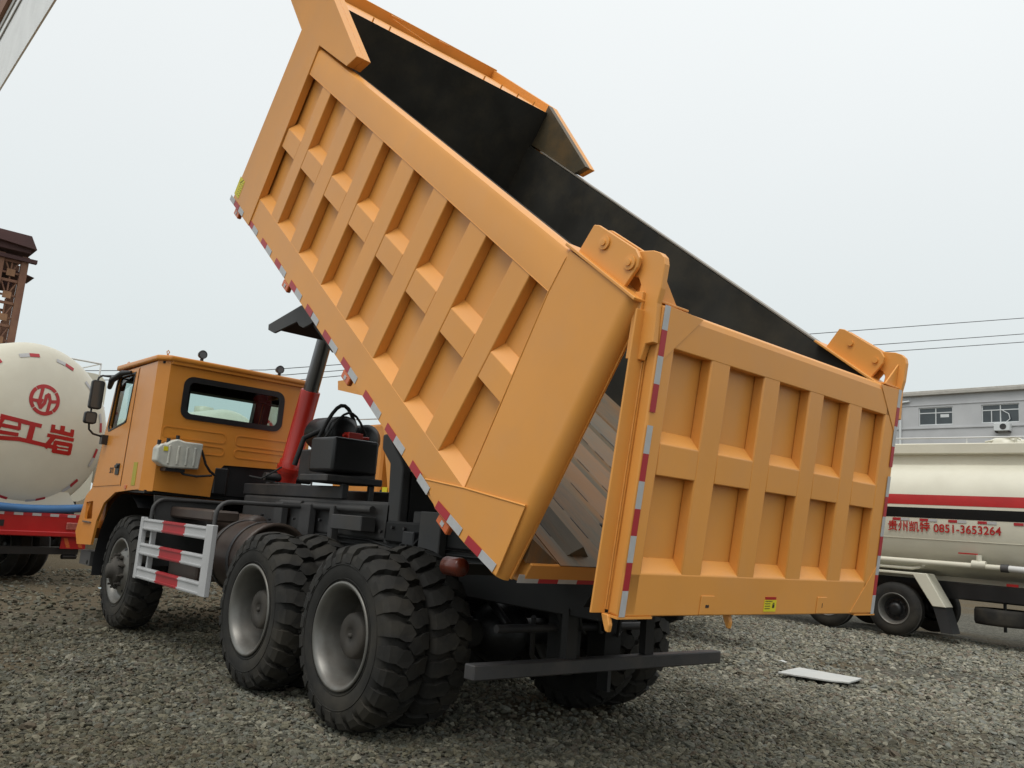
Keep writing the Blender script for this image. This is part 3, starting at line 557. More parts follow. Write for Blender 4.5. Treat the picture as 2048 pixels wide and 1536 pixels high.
# floor plate and front wall form the root mesh
body.box(.30, 5.6, -IN, IN, .10, .13); body.box(5.55, 5.60, -1.50, 1.50, .13, 2.325)
tip = body.build('tipper_body', M['inner'], truck); tip.location = (-1.7196, 0, 1.2202); tip.rotation_euler = (0, -TH, 0)
fp = B(); fp.box(-.017, 5.55, -1.12, 1.12, .1325, .138); fp.build('floor_plate', M['floor'], tip)
for s in (1, -1):
    b = B(); b.hexa([(.0, s * 1.12, .1325), (.0, s * 1.39, .1325), (.05, s * 1.39, .27)], [(5.54, s * 1.12, .131), (5.54, s * 1.39, .131), (5.54, s * 1.39, .27)]); b.build('corner_plate', M['floor'], tip)
for yc in (.90, .55, .20, -.16, -.52, -.88):
    b = B(); b.prism([(yc + .095, .138), (yc, .215), (yc - .095, .138)], .08, 5.5, 'x'); b.build('floor_ridge', M['floor'], tip)
    b = B()
    s_ = .2 + random.random() * .2
    while s_ < 5:
        ln = random.uniform(.12, .3); b.box(s_, s_ + ln, yc + .096, yc + .102, .1375, .141); s_ += ln + random.uniform(.08, .2)
    b.build('floor_joint', M['ink'], tip)
b = B(); b.prism([(-.014, .132), (-.02, .0), (.1, -.06), (.299, -.06), (.299, .132)], -1.355, 1.355); sill = b.build('rear_sill', OR, tip, bevel=.006)
k = 0
yy = 1.40
while yy > -1.35:
    b = B(); h = .165; b.hexa([(-.0225, yy, .004), (-.0225, yy - h, .004), (-.0195, yy - h, .004), (-.0195, yy, .004)], [(-.008, yy, .052), (-.008, yy - h, .052), (-.005, yy - h, .052), (-.005, yy, .052)])
    b.v = [(v[0] - .004, v[1], v[2]) for v in b.v]; b.build('reflective_tape', M['tape_white' if k % 2 == 0 else 'tape_red'], tip); yy -= h; k += 1
for s in (1, -1):
    f = lambda a, c: (min(s * a, s * c), max(s * a, s * c))
    w0_, w1_ = f(IN, PAN)
    b = B(); b.prism([(.1, -.02), (5.5, 0), (5.5, 1.84), (.22, 1.74)], *f(IN + .004, PAN)); b.build('side_panel', OR, tip)
    b = B(); b.prism([(.12, .131), (5.548, .131), (5.548, 1.906), (.26, 1.766)], *f(1.352, 1.366)); b.build('inner_wall', M['inner'], tip)
    # sill rail with sloping top
    b = B(); o1 = [(.125, -.016)] + bot[1:]; n_ = 8
    pr = [[(x, s * 1.36, z), (x, s * HW, z), (x, s * HW, t_s(x)), (x, s * (PAN - .002), t_s(x) + .085), (x, s * 1.36, t_s(x) + .085)] for x, z in o1]
    for i in range(len(pr) - 1): b.hexa(pr[i], pr[i + 1])
    me_s = b.build('sill_rail', OR, tip)
    # top rail, rounded
    prof = lambda x: [(x, s * 1.36, t_t(x)), (x, s * HW, t_t(x)), (x, s * HW, t_r(x) - .05), (x, s * (HW - .015), t_r(x) - .015), (x, s * (HW - .05), t_r(x)), (x, s * 1.41, t_r(x)), (x, s * 1.372, t_r(x) - .02), (x, s * 1.36, t_r(x) - .05)]
    b = B(); b.hexa(prof(.803), prof(5.36)); b.build('top_rail', OR, tip, auto=True)
    b = B(); b.box(.3, 5.3, *f(1.350, 1.45), 0, .012); b.v = [(v[0], v[1], v[2] + t_r(v[0]) + .001) for v in b.v]; 
    if s < 0: b.build('rail_cap', M['railgrey'], tip)
    # ribs and cross rails
    for i in range(7):
        a, c = RL[i + 1], RR[i]     # rib between recess i and i+1
        mid_ = (a + c) / 2
        b = B(); b.hexa([(a, s * PAN, t_s(a) - .03), (c, s * PAN, t_s(c) - .03), (c - .006, s * (HW - .0015), t_s(c) - .03), (a + .006, s * (HW - .0015), t_s(a) - .03)],
                        [(a, s * PAN, t_t(a) + .03), (c, s * PAN, t_t(c) + .03), (c - .006, s * (HW - .0015), t_t(c) + .03), (a + .006, s * (HW - .0015), t_t(a) + .03)]); b.build('side_rib', OR, tip, bevel=.009, seg=3)
    for i in range(8):
        a, c = RR[i] - .004, RL[i] + .004
        if i == 7: a = .66
        b = B(); pf = lambda x: [(x, s * PAN, t_m(x)), (x, s * (HW - .004), t_m(x)), (x, s * (HW - .004), t_m(x) + .185), (x, s * PAN, t_m(x) + .27)]
        b.hexa(pf(a), pf(c)); b.build('cross_rail', OR, tip, bevel=.003)
    # rear post with rounded corner
    def rp(t, sh):
        sl = .62 + .18 * min(1, max(0, (t - .18) / 1.32))
        pts = [(sl, s * 1.36), (sl, s * HW)] + [(sh + .085 - .085 * math.sin(q), s * (HW - .085 + .085 * math.cos(q))) for q in np.linspace(0, math.pi / 2, 9)] + [(sh + .002, s * 1.418), (sh + .06, s * 1.39), (sh + .08, s * 1.36)]
        return [(x, y, t - (0.0 if x > .3 else 0)) for x, y in pts]
    b = B(); b.hexa(rp(-.02 if True else 0, .02), rp(.45, .045)); b.hexa(rp(.45, .045), rp(1.50, .140)); b.hexa(rp(1.50, .140), rp(1.780, .165)); b.build('rear_post', OR, tip, auto=True)
    b = B(); b.hexa([(.024, s * 1.412, .0), (.024, s * 1.425, .0), (.008, s * 1.425, .0), (.008, s * 1.412, .0)], [(.168, s * 1.412, 1.775), (.168, s * 1.425, 1.775), (.152, s * 1.425, 1.775), (.152, s * 1.412, 1.775)]); b.build('post_lip', OR, tip)
    # lower rear gusset plate, slightly proud
    b = B(); b.prism([(.035, .0), (.105, .45), (.63, .185), (1.0, -.02), (.78, -.088), (.38, -.053)], *f(HW + .0005, HW + .010)); b.build('corner_gusset', OR, tip, bevel=.002)
    b = B(); b.tube([(.105, s * (HW + .008), .455), (.63, s * (HW + .008), .19), (1.0, s * (HW + .008), -.015)], .007, 6); b.build('weld_bead', OR, tip)
    b = B(); b.tube([(.635, s * HW, .19), (.80, s * HW, 1.5), (.803, s * HW, 1.73)], .005, 6); b.build('post_weld', OR, tip)
    b = B(); b.tube([(.80, s * HW, t_t(.8)), (5.34, s * HW, t_t(5.34))], .003, 5); b.build('rail_weld', OR, tip)
    # front frame plate and canopy wing
    b = B(); b.prism([(5.35, 0), (6.01, 0), (5.92, 1.94), (6.51, 2.13), (7.15, 2.30), (7.15, 2.47), (5.60, 2.41), (4.47, 2.03), (4.60, 1.905), (5.35, 1.915)], *f(HW - .06, HW + .012)); b.build('canopy_wing', OR, tip, bevel=.004)
    b = B(); b.prism([(4.60, 1.905), (4.47, 2.03), (5.60, 2.41), (5.60, 1.92)], *f(HW - .13, HW - .062)); b.build('wing_inner', M['wing'] if s < 0 else OR, tip, bevel=.004)
    # hinge bracket
    b = B(); b.box(.16, .85, *f(1.28, 1.525), 0, .018); b.v = [(v[0], v[1], v[2] + t_r(v[0]) + .003) for v in b.v]; b.build('hinge_base', OR, tip, bevel=.003)
    br = [(.77, 1.80), (.76, 1.975), (.72, 1.99), (.37, 1.995), (.315, 1.97), (.295, 1.92), (.31, 1.79)]
    b = B(); b.prism(br, *f(1.455, 1.480)); b.prism(br, *f(1.345, 1.370)); each(b, 'hinge_bracket', OR, tip, bevel=.004)
    for sx, tt in ((.605, 1.925), (.355, 1.915)):
        b = B(); b.lathe([(0, 1.33), (.022, 1.33), (.022, 1.484), (.040, 1.484), (.040, 1.492), (.018, 1.494), (.018, 1.502), (0, 1.503)], (sx, 0, tt), 'y', 20, smooth=False); 
        b.v = [(v[0], s * v[1], v[2]) for v in b.v]; b.build('hinge_pin', OR, tip)
    b = B(); b.prism([(.76, 1.8), (.70, 1.98), (.66, 1.98), (.66, 1.8)], *f(1.375, 1.45)); b.build('bracket_web', OR, tip)
# reflective tape along the near sill
TP = [('w', 6.00), ('r', 5.83), ('w', 5.66), ('r', 5.32), ('w', 5.16), ('r', 4.84), ('w', 4.68), ('r', 4.37), ('w', 4.21), ('r', 3.90), ('w', 3.74), ('r', 3.43), ('w', 3.28), ('r', 2.97), ('w', 2.81), ('r', 2.52), ('w', 2.36), ('r', 2.03), ('w', 1.87), ('r', 1.59), ('w', 1.43), ('r', 1.14), ('w', .99), ('r', .70), ('w', .54), ('r', .31), ('w', .15)]
def tbot(x):
    P_ = bot + [(6.05, 0)]
    for i in range(len(P_) - 1):
        if P_[i][0] <= x <= P_[i + 1][0]: return P_[i][1] + (P_[i + 1][1] - P_[i][1]) * (x - P_[i][0]) / (P_[i + 1][0] - P_[i][0])
    return 0
for s in (1, -1):
    for c_, x in TP:
        h = .079; off = .0135 if (x > 5.4 or x < 1.0) else .0015; b = B(); a0, a1 = tbot(x - h) + .004, tbot(x + h) + .004
        yy0, yy1 = s * (HW + off), s * (HW + off + .002)
        b.hexa([(x - h, yy0, a0), (x + h, yy0, a1), (x + h, yy1, a1), (x - h, yy1, a0)], [(x - h, yy0, a0 + .058), (x + h, yy0, a1 + .058), (x + h, yy1, a1 + .058), (x - h, yy1, a0 + .058)])
        b.build('reflective_tape', M['tape_red' if c_ == 'r' else 'tape_white'], tip)
    for x in (5.80, 4.06, 2.45, .66):
        z = tbot(x); b = B(); b.box(x - .075, x + .075, s * 1.49 - .022, s * 1.49 + .022, z - .075, z - .002); mk = b.build('marker_lamp', M['amber'], tip, bevel=.008)
        b = B(); b.box(x - .018, x + .018, s * 1.514 - .002, s * 1.514 + .002, z - .055, z - .025); b.build('marker_reflector', M['tape_white'], tip)
B().box(5.86, 6.02, HW + .0125, HW + .0145, .10, .30).build('warning_sticker', M['yellow'], tip)
b = B()
for k in range(6): b.box(5.88, 5.885 + .01, HW + .0146, HW + .0156, .12 + k * .028, .132 + k * .028); b.box(5.93, 5.94, HW + .0146, HW + .0156, .12 + k * .028, .132 + k * .028)
b.tube([(5.90, HW + .0152, .30), (5.97, HW + .0152, .24)], .003, 4); b.build('sticker_print', M['ink'], tip)
# canopy tray, front lip, underside beams, rear hooks
b = B(); b.hexa([(5.60, -1.45, 2.29), (5.60, 1.45, 2.29), (5.60, 1.45, 2.325), (5.60, -1.45, 2.325)], [(7.15, -1.45, 2.33), (7.15, 1.45, 2.33), (7.15, 1.45, 2.365), (7.15, -1.45, 2.365)]); b.build('canopy', OR, tip)
b = B(); b.box(7.12, 7.16, -1.50, 1.50, 2.36, 2.49); b.build('canopy_lip', OR, tip, bevel=.005)
b = B()
for y in (.15, -.55): b.tube([(7.11, y, 2.47), (7.06, y, 2.47), (7.06, y - .13, 2.47), (7.11, y - .13, 2.47)], .008, 6)
b.tube([(7.05, .15, 2.44), (6.9, -.35, 2.38)], .005, 5)
for y in (1.0, .8, -.45, -.7, -.95, -1.2): b.cyl((5.63, y, 2.32), (5.63, y, 2.37), .009, 6)
b.build('canopy_fittings', OR, tip)
b = B()
for s in (1, -1): b.box(.1, 6.0, s * .46 - .07, s * .46 + .07, -.30, .09)
for x in np.arange(.5, 6, .62): b.box(x, x + .09, -1.36, 1.36, -.10, .09)
each(b, 'underside_beam', M['shadeblack'], tip)
b = B(); b.box(5.62, 5.72, -1.45, 1.45, .05, 2.2); b.box(5.72, 5.95, -.25, .25, .2, 1.1); each(b, 'front_stiffener', OR, tip)
for s in (1, -1):   # mudguards hung under the body; they cover the tyres when it is down
    lip = [(4.50, -.66), (4.46, -.70), (4.32, -.66), (4.22, -.57), (3.97, -.345), (3.90, -.35), (3.81, -.325), (3.71, -.23), (3.60, -.05), (3.80, -.05), (4.03, -.20)]
    ya, yb = sorted((s * 1.28, s * 1.305))
    b = B(); b.prism(lip, ya, yb); b.build('body_mudguard', M['framelt'], tip, bevel=.003)
    ya, yb = sorted((s * .62, s * 1.279)); b = B()
    b.prism([(4.50, -.66), (4.47, -.685), (3.98, -.235), (3.2, -.235), (3.2, -.20), (4.02, -.20)], ya, yb); b.build('mudguard_cover', M['shadeblack'], tip)

# ---- tailgate: hangs from the top pins, its foot swung inwards (X in, Z up)
tg = B(); tg.box(.075, .10, -1.395, 1.395, .02, 1.64)
gate = tg.build('tailgate', OR, truck); gate.location = (-2.524, 0, 1.114); gate.rotation_euler = (0, -math.radians(7.18), 0)
b = B(); b.box(.088, .101, -1.50, -1.395, 0, 1.60); b.box(.088, .101, 1.395, 1.50, 0, 1.60); each(b, 'edge_flange', OR, gate, bevel=.002)
CL = [(1.25, .92), (.73, .385), (.20, -.145), (-.33, -.66), (-.85, -1.18)]
b = B(); sl = lambda z, up: [(0, z), (.075, z + .078 * up)]
b.prism([(0, .0), (.0, .228), (.0752, .305), (.0752, .0)], -1.391, 1.391); b.build('bottom_rail', OR, gate, bevel=.008, seg=2)
b = B(); b.prism([(.0752, 1.43), (0, 1.43), (0, 1.60), (.012, 1.635), (.04, 1.652), (.10, 1.652), (.10, 1.43)], -1.391, 1.391); b.build('top_rail', OR, gate, bevel=.006, seg=2)
ys_ = [(1.393, CL[0][0])] + [(CL[i][1], CL[i + 1][0]) for i in range(4)] + [(CL[4][1], -1.393)]
for i, (ya, yb) in enumerate(ys_):
    b = B(); z0_, z1_ = (.0, 1.64) if i in (0, 5) else (.20, 1.45); xo = .0 if i in (0, 5) else .0015
    b.hexa([(.0752, ya, z0_), (xo, ya - (.0 if i == 0 else .004), z0_), (xo, yb + (0 if i == 5 else .004), z0_), (.0752, yb, z0_)], [(.0752, ya, z1_), (xo, ya - (.0 if i == 0 else .004), z1_), (xo, yb + (0 if i == 5 else .004), z1_), (.0752, yb, z1_)])
    b.build('gate_rib' if 0 < i < 5 else 'side_rail', OR, gate, bevel=.010 if 0 < i < 5 else .014, seg=3)
for ya, yb in CL:
    b = B(); b.prism([(.0752, .748), (.002, .748), (.002, .918), (.0752, .99)], yb - .006, ya + .006); b.build('middle_rail', OR, gate, bevel=.006, seg=2)
# corner plates, pads, sticker
b = B()
for pts in ([(1.37, 1.33), (1.05, 1.635), (1.36, 1.645)], [(-1.365, 1.30), (-1.06, 1.635), (-1.365, 1.645)], [(-1.365, .37), (-1.03, .01), (-1.365, .01)]):
    b.prism(pts, -.0042, -.0008, 'x')
each(b, 'corner_plate', OR, gate, bevel=.001)
b = B(); b.box(-.006, -.0008, .585, .71, .008, .115); b.box(-.006, -.0008, -.69, -.57, .008, .115); each(b, 'latch_pad', OR, gate, bevel=.002)
b = B(); b.lathe([(0, 0), (.010, 0)], (-.0068, .654, .055), 'x', 12); b.lathe([(0, 0), (.010, 0)], (-.0068, .638, .055), 'x', 12); b.box(-.0072, -.006, -.64, -.634, .045, .075); each(b, 'latch_slot', M['ink'], gate)
stk = B(); stk.box(-.003, -.0008, -.078, .056, .022, .093); stk = stk.build('gate_sticker', M['yellow'], gate); B().box(-.0032, -.0008, -.070, .050, .096, .112).build('sticker_header', M['redpaint'], gate)
b = B()
for k in range(4): b.box(-.0042, -.0032, .048 - .058 - .0 * k - (.02 if k == 0 else 0), .048, .084 - .015 * k, .0875 - .015 * k)
b.box(-.0042, -.0032, -.058, -.036, .045, .066); b.tube([(-.0038, -.054, .066), (-.0038, -.052, .076), (-.0038, -.042, .076), (-.0038, -.040, .066)], .002, 5); b.build('sticker_print', M['ink'], gate)
for side_, x0 in ((1, 1.366), (-1, -1.328)):
    zz = [('w', 1.655, 1.51), ('r', 1.51, 1.37), ('w', 1.37, 1.22), ('r', 1.22, 1.07), ('w', 1.0, .85), ('r', .85, .705), ('w', .705, .56), ('r', .56, .42), ('w', .42, .28), ('r', .28, .135), ('w', .135, .0)]
    for c_, a, c in zz:
        b = B(); ya = 1.345 if side_ > 0 else -1.335
        b.box(-.0062, -.0046, min(ya, ya + side_ * .045), max(ya, ya + side_ * .045), c + .0003, a - .0003 - (.012 if a > 1.6 else 0)); b.build('reflective_tape', M['tape_red' if c_ == 'r' else 'tape_white'], gate)
# arms
arm = [(.216 + .075 * math.cos(t), 1.853 + .075 * math.sin(t)) for t in np.linspace(math.radians(200), math.radians(110), 5)]
arm = [(.30, 1.80), (.30, 1.88), (.26, 1.925), (.21, 1.935), (.09, 1.93), (.04, 1.915), (.01, 1.89), (-.002, 1.85), (.0, 1.72), (.012, 1.64), (.0, 1.43), (.05, 1.42), (.07, 1.335), (.13, 1.335), (.15, 1.70), (.145, 1.745), (.17, 1.785), (.21, 1.80)]
for s in (1, -1):
    f = lambda a, c: (min(s * a, s * c), max(s * a, s * c))
    b = B(); b.prism(arm, *f(1.397, 1.440)); b.build('gate_arm', OR, gate, bevel=.004)
    b = B(); b.box(.10, .155, *f(1.44, 1.462), 1.335, 1.70); b.build('arm_flange', OR, gate, bevel=.003)
    b = B(); b.prism([(s * 1.396, 1.66), (s * 1.396, 1.84), (s * 1.22, 1.66)], .05, .062, 'x'); b.box(.02, .10, *f(1.16, 1.40), 1.653, 1.665); b.build('arm_gusset', OR, gate, bevel=.002)
for y in (1.40, .33): 
    b = B(); b.prism([(.05, .0), (.10, .0), (.075, -.05), (.055, -.085), (.035, -.09), (.03, -.05)], y - .016, y + .016); b.build('latch_hook', OR, gate, bevel=.005)
b = B(); b.tube([(.086, 1.402, z) for z in np.linspace(.02, 1.33, 60)], [.004 + .002 * random.random() for _ in range(60)], 6); b.build('flange_weld', OR, gate)
b = B(); b.box(-.004, .09, 1.12, 1.40, -.012, .0); b.box(-.004, .09, -1.40, -1.10, -.010, .0); each(b, 'foot_plate', OR, gate)

# ------------------------------------------------------------------ simple road wheel used by the other vehicles
def road_wheel(parent, loc, R=.52, hw=.14, side=1, rz=0):
    b = B(); b.lathe([(.29, -hw), (.36, -hw - .012), (R - .07, -hw - .01), (R - .02, -hw + .03), (R, -hw * .6)] + [(R - (.012 if k % 2 else 0), -hw * .6 + k * hw * 1.2 / 10) for k in range(11)] + [(R, hw * .6), (R - .02, hw - .03), (R - .07, hw + .01), (.36, hw + .012), (.29, hw)], n=56)
    w = b.build('wheel', M['tyre'], parent); w.location = loc; w.rotation_euler = (0, 0, rz)
    s = side; b = B(); b.lathe([(.27, -hw * s), (.285, hw * s * .9), (.305, hw * s), (.312, hw * s * 1.06), (.298, hw * s * 1.1), (.285, hw * s), (.262, hw * s * .7), (.245, .02 * s), (.235, -.01 * s)], n=48); b.build('rim', M['rim'], w)
    b = B(); b.lathe([(.236, -.012 * s), (.17, -.02 * s), (.12, .0), (.12, .08 * s), (.05, .09 * s), (0, .09 * s)], n=30)
    for k in range(10):
        a = k * math.pi / 5; b.cyl((.17 * math.cos(a), -.02 * s, .17 * math.sin(a)), (.17 * math.cos(a), .03 * s, .17 * math.sin(a)), .014, 6)
    b.build('hub', M['black'], w)
    return w

# ------------------------------------------------------------------ cream fuel tanker on the right (its left flank faces us)
az = math.radians(4.5)
rt = thing('tanker_truck', 'cream tanker truck with red and black stripes and a phone number on its flank', 'tanker truck', (2.33, -12.5, 0), az)
# local x along the truck (+x = left in the photo), y=0 is the flank facing us, tank centre at y=-1.25
def oval(x, n=64, a=1.25, hz=1.18, cz=2.38, p=2.6):
    r = []
    for k in range(n):
        t = 2 * math.pi * k / n; c, s_ = math.cos(t), math.sin(t)
        r.append((x, -1.25 + a * math.copysign(abs(c) ** (2 / p), c), cz + hz * math.copysign(abs(s_) ** (2 / p), s_)))
    return r
X0, X1 = -9.0, 4.2
b = B()
def band(nm, mm, z0, z1, off, p=2.6, a=1.25, hz=1.18, cz=2.38):
    # strip wrapped on the flank between two heights
    def yof(z):
        q = min(1, abs((z - cz) / hz)); return -1.25 + (a + off) * (1 - q ** p) ** (1 / p)
    zs = np.linspace(z0, z1, 9); vs = []
    for x in (X0 + .1, X1 - .1): vs += [(x, yof(z), z) for z in zs]
    b_ = B(); b_.add(vs, [(i, i + 1, 9 + i + 1, 9 + i) for i in range(8)], True); return b_.build(nm, mm, rt, fixn=False), yof
rg0, rg1 = oval(X0), oval(X1); b.add(rg0 + rg1, [(i, (i + 1) % 64, 64 + (i + 1) % 64, 64 + i) for i in range(64)], True)
for xx, sg_ in ((X0, -1), (X1, 1)):
    ra = oval(xx); rb_ = [(xx + sg_ * .18, -1.25 + (y + 1.25) * .8, 2.38 + (z - 2.38) * .8) for _, y, z in ra]
    b.add(ra + rb_ + [(xx + sg_ * .25, -1.25, 2.38)], [(i, (i + 1) % 64, 64 + (i + 1) % 64, 64 + i) for i in range(64)] + [(64 + i, 64 + (i + 1) % 64, 128) for i in range(64)], True)
b.build('tank', M['cream'], rt)
_, yof = band('red_stripe', M['redpaint'], 2.61, 2.81, .004); band('black_stripe', M['blackpaint'], 2.35, 2.55, .004)
b = B(); b.box(X0, X1, -.62, -.50, 3.68, 3.90); b.box(X0, X1, -2.0, -1.88, 3.68, 3.90); b.box(X0, X1, -.70, -.62, 3.38, 3.70); b.box(X0, X1, -1.88, -1.80, 3.38, 3.70); each(b, 'walkway_coaming', M['cream'], rt, bevel=.02)
b = B(); b.box(X0 + .2, X1 - .2, -1.80, -.70, 3.60, 3.63); b.build('walkway', M['cream'], rt)
b = B(); b.tube([(X0, -.6, 4.02), (X1 - 1, -.6, 4.02)], .017, 8)
for x in (-8.8, -6.9, -5, -3.05, -1.12, 1.0, 3.0): b.tube([(x, -.6, 3.88), (x, -.6, 4.02)], .014, 6)
b.build('handrail', M['white'], rt)
for x in (-1.95 + .3, -3.6, -5.6):
    b = B(); b.lathe([(0, .16), (.2, .15), (.30, .10), (.33, .0), (.33, -.3)], (x, -1.25, 3.92), 'z', 28); mh = b.build('manhole', M['cream'], rt)
    b = B(); b.tube([(x + .3, -1.0, 3.98), (x - .25, -1.0, 4.07), (x - .4, -1.0, 3.98)], .02, 8); b.tube([(x - .25, -1.0, 3.9), (x - .25, -1.0, 4.07)], .025, 8); b.build('manhole_clamp', M['cream'], rt)
b = B(); b.tube([(-2.0, -1.0, 3.95), (-2.6, -1.0, 3.95)], .07, 10); b.build('vent_pipe', M['cream'], rt)
B().box(-2.45, -2.25, -.56, -.5, 3.72, 3.85).build('top_lamp', M['redpaint'], rt)
for x in (.1, -.42 - .0, -.95, -1.47, -2.08, -2.7, -3.3, -4.0, 1.0, 1.7):
    for q, mm in ((0, 'tape_red'), (-.165, 'tape_white')):
        b = B(); z0_, z1_ = 2.285, 2.335; b.add([(x + q, yof(z0_) + .006, z0_), (x + q - .16, yof(z0_) + .006, z0_), (x + q - .16, yof(z1_) + .006, z1_), (x + q, yof(z1_) + .006, z1_)], [(0, 1, 2, 3)]); b.build('reflective_tape', M[mm], rt)
tm = Matrix.Translation((.20, yof(2.16) + .012, 2.09)) @ Matrix.Rotation(math.pi, 4, 'Z') @ Matrix.Rotation(math.pi / 2, 4, 'X')
letters = text_mesh('tank_lettering', '贵州凯特 0851-3653264', .22, M['redpaint'], rt, tm, .001, .0032)
dims = max(v.co.x for v in letters.data.vertices); letters.scale = (2.07 / dims, 1.0, 1); 
b = B(); b.tube([(X0, yof(1.94) + .002, 1.94), (X1, yof(1.94) + .002, 1.94)], .005, 5); b.build('tank_seam', M['cream'], rt)
b = B(); b.tube([(3.5, -.02, 1.48), (-1.85, -.02, 1.49)], .055, 14); b.build('delivery_pipe', M['cream'], rt)
b = B(); b.tube([(3.5, -.05, 1.34), (-.25, -.05, 1.35), (-.38, -.07, 1.38), (-.45, -.15, 1.42)], .03, 10); b.build('lower_pipe', M['cream'], rt)
b = B(); b.tube([(-1.85, -.02, 1.49), (-1.98, -.02, 1.49)], .075, 14); b.build('pipe_coupling', M['framelt'], rt)
b = B(); b.tube([(-1.98, -.02, 1.49), (-3.4, -.02, 1.46)], .06, 14); b.build('hose_wrap', M['white'], rt)
b = B(); b.tube([(-1.48, -.02, 1.50), (-1.48, -.02, 1.70)], .05, 12); b.tube([(-1.36, -.02, 1.52), (-1.60, -.02, 1.52)], .08, 12); v_ = b.build('valve', M['cream'], rt)
b = B(); b.box(-1.46, -1.12, -.03, 0, 1.70, 1.725); b.build('valve_handle', M['redpaint'], rt)
b = B(); b.prism([(4.0, 1.22), (-.30, 1.22), (-.66, .66), (-.90, .66), (-.55, 1.27), (4.0, 1.27)], -.42, .03); b.build('fender', M['cream'], rt, bevel=.01)
b = B(); b.hexa([(-.66, -.42, .66), (-.88, -.42, .66), (-.88, .0, .66), (-.66, .0, .66)], [(-.80, -.42, .18), (-1.02, -.42, .18), (-1.02, .0, .18), (-.80, .0, .18)]); b.build('mud_flap', M['blackrub'], rt)
b = B(); b.box(X0, X1, -.75, -.65, .82, 1.15); b.box(X0, X1, -1.85, -1.75, .82, 1.15); b.box(-9, -1.0, -.7, -.35, .86, 1.14); each(b, 'chassis', M['black'], rt)
b = B(); b.box(X0 + 1, X1 - .6, -1.75, -.75, 1.1, 1.35); b.build('tank_saddle', M['cream'], rt)
for x, y, s in ((.08, -.14, 1), (1.43, -.14, 1), (.08, -2.36, -1), (1.43, -2.36, -1)): road_wheel(rt, (x, y, .53), side=s)
b = B(); b.lathe([(.30, 0), (.5, .0), (.52, .05), (.52, .25), (.5, .3), (.3, .3)], (-1.75, -.62, .42), 'z', 40); b.build('spare_wheel', M['tyre'], rt)
B().box(-2.05, -1.85, -.36, -.34, 1.16, 1.21).build('side_reflector', M['redpaint'], rt)
b = B(); b.tube([(-1.75, -.62, .30), (-1.75, -.62, .85)], .03, 8); b.build('spare_carrier', M['black'], rt)

# ------------------------------------------------------------------ cement tanker at left (domed rear end)
lz = math.radians(17)
lt = thing('bulk_tanker', 'cream tanker truck with a domed rear end, round red emblem and blue hose', 'tanker truck', (10.55, 1.68, 0), lz)
RT_, CZ = 1.43, 2.53
def dome(r): return -.50 * math.sqrt(max(0, 1 - (r / (RT_ + .02)) ** 2))
prof = [(r_, dome(r_)) for r_ in [0, .15, .3, .45, .6, .75, .9, 1.0, 1.1, 1.2, 1.3, 1.36, 1.40, 1.42, RT_]] + [(RT_, .3), (RT_, 2.2), (RT_, 9.0), (.9, 9.4), (0, 9.5)]
b = B(); b.lathe(prof, (0, 0, CZ), 'x', 72); b.build('tank', M['cream'], lt)
b = B(); b.hexa([(.35, -1.2, 2.1), (.35, 1.2, 2.1), (3.2, 1.2, 2.1), (3.2, -1.2, 2.1)], [(.5, -.6, 1.25), (.5, .6, 1.25), (2.8, .6, 1.25), (2.8, -.6, 1.25)]); b.build('hopper', M['cream'], lt)
def on_dome(y, z, off=.006): return (dome(math.hypot(y, z - CZ)) - off, y, z)
def dquad(b, c, n=6, off=.006):   # c: four (y, z) corners
    n = max(2, n); g_ = []
    for i in range(n + 1):
        for j in range(n + 1):
            u_, v_ = i / n, j / n
            y = (1 - u_) * (1 - v_) * c[0][0] + u_ * (1 - v_) * c[1][0] + u_ * v_ * c[2][0] + (1 - u_) * v_ * c[3][0]
            z = (1 - u_) * (1 - v_) * c[0][1] + u_ * (1 - v_) * c[1][1] + u_ * v_ * c[2][1] + (1 - u_) * v_ * c[3][1]
            g_.append(on_dome(y, z, off))
    b.add(g_, [(i * (n + 1) + j, (i + 1) * (n + 1) + j, (i + 1) * (n + 1) + j + 1, i * (n + 1) + j + 1) for i in range(n) for j in range(n)])
# emblem: ring with a wavy Y mark inside
ey, ez = -.02, CZ + .47; em = B()
for k in range(36):
    a0, a1 = k * math.pi / 18, (k + 1) * math.pi / 18
    if k in (4, 13, 22, 31): a1 -= .05
    dquad(em, [(ey + .26 * math.cos(a0), ez + .26 * math.sin(a0)), (ey + .26 * math.cos(a1), ez + .26 * math.sin(a1)), (ey + .20 * math.cos(a1), ez + .20 * math.sin(a1)), (ey + .20 * math.cos(a0), ez + .20 * math.sin(a0))], 2)
def stroke(b, pts, w_, oy=0, oz=0):
    for (y0, z0), (y1, z1) in zip(pts, pts[1:]):
        d = math.hypot(y1 - y0, z1 - z0); nx_, nz_ = -(z1 - z0) / d * w_ / 2, (y1 - y0) / d * w_ / 2
        ex, ez_ = (y1 - y0) / d * w_ * .25, (z1 - z0) / d * w_ * .25
        dquad(b, [(oy + y0 + nx_ - ex, oz + z0 + nz_ - ez_), (oy + y1 + nx_ + ex, oz + z1 + nz_ + ez_), (oy + y1 - nx_ + ex, oz + z1 - nz_ + ez_), (oy + y0 - nx_ - ex, oz + z0 - nz_ - ez_)], 3)
for pts in ([(.20, -.03), (.09, -.03), (.05, .19)], [(.11, -.04), (.06, -.14), (.0, -.05), (-.02, .07), (-.06, .10), (-.09, .0), (-.06, -.20)], [(-.20, .0), (-.09, -.02)], [(.05, .0), (.09, -.09)]): stroke(em, pts, .055, ey, ez)
em.build('emblem', M['redpaint'], lt)
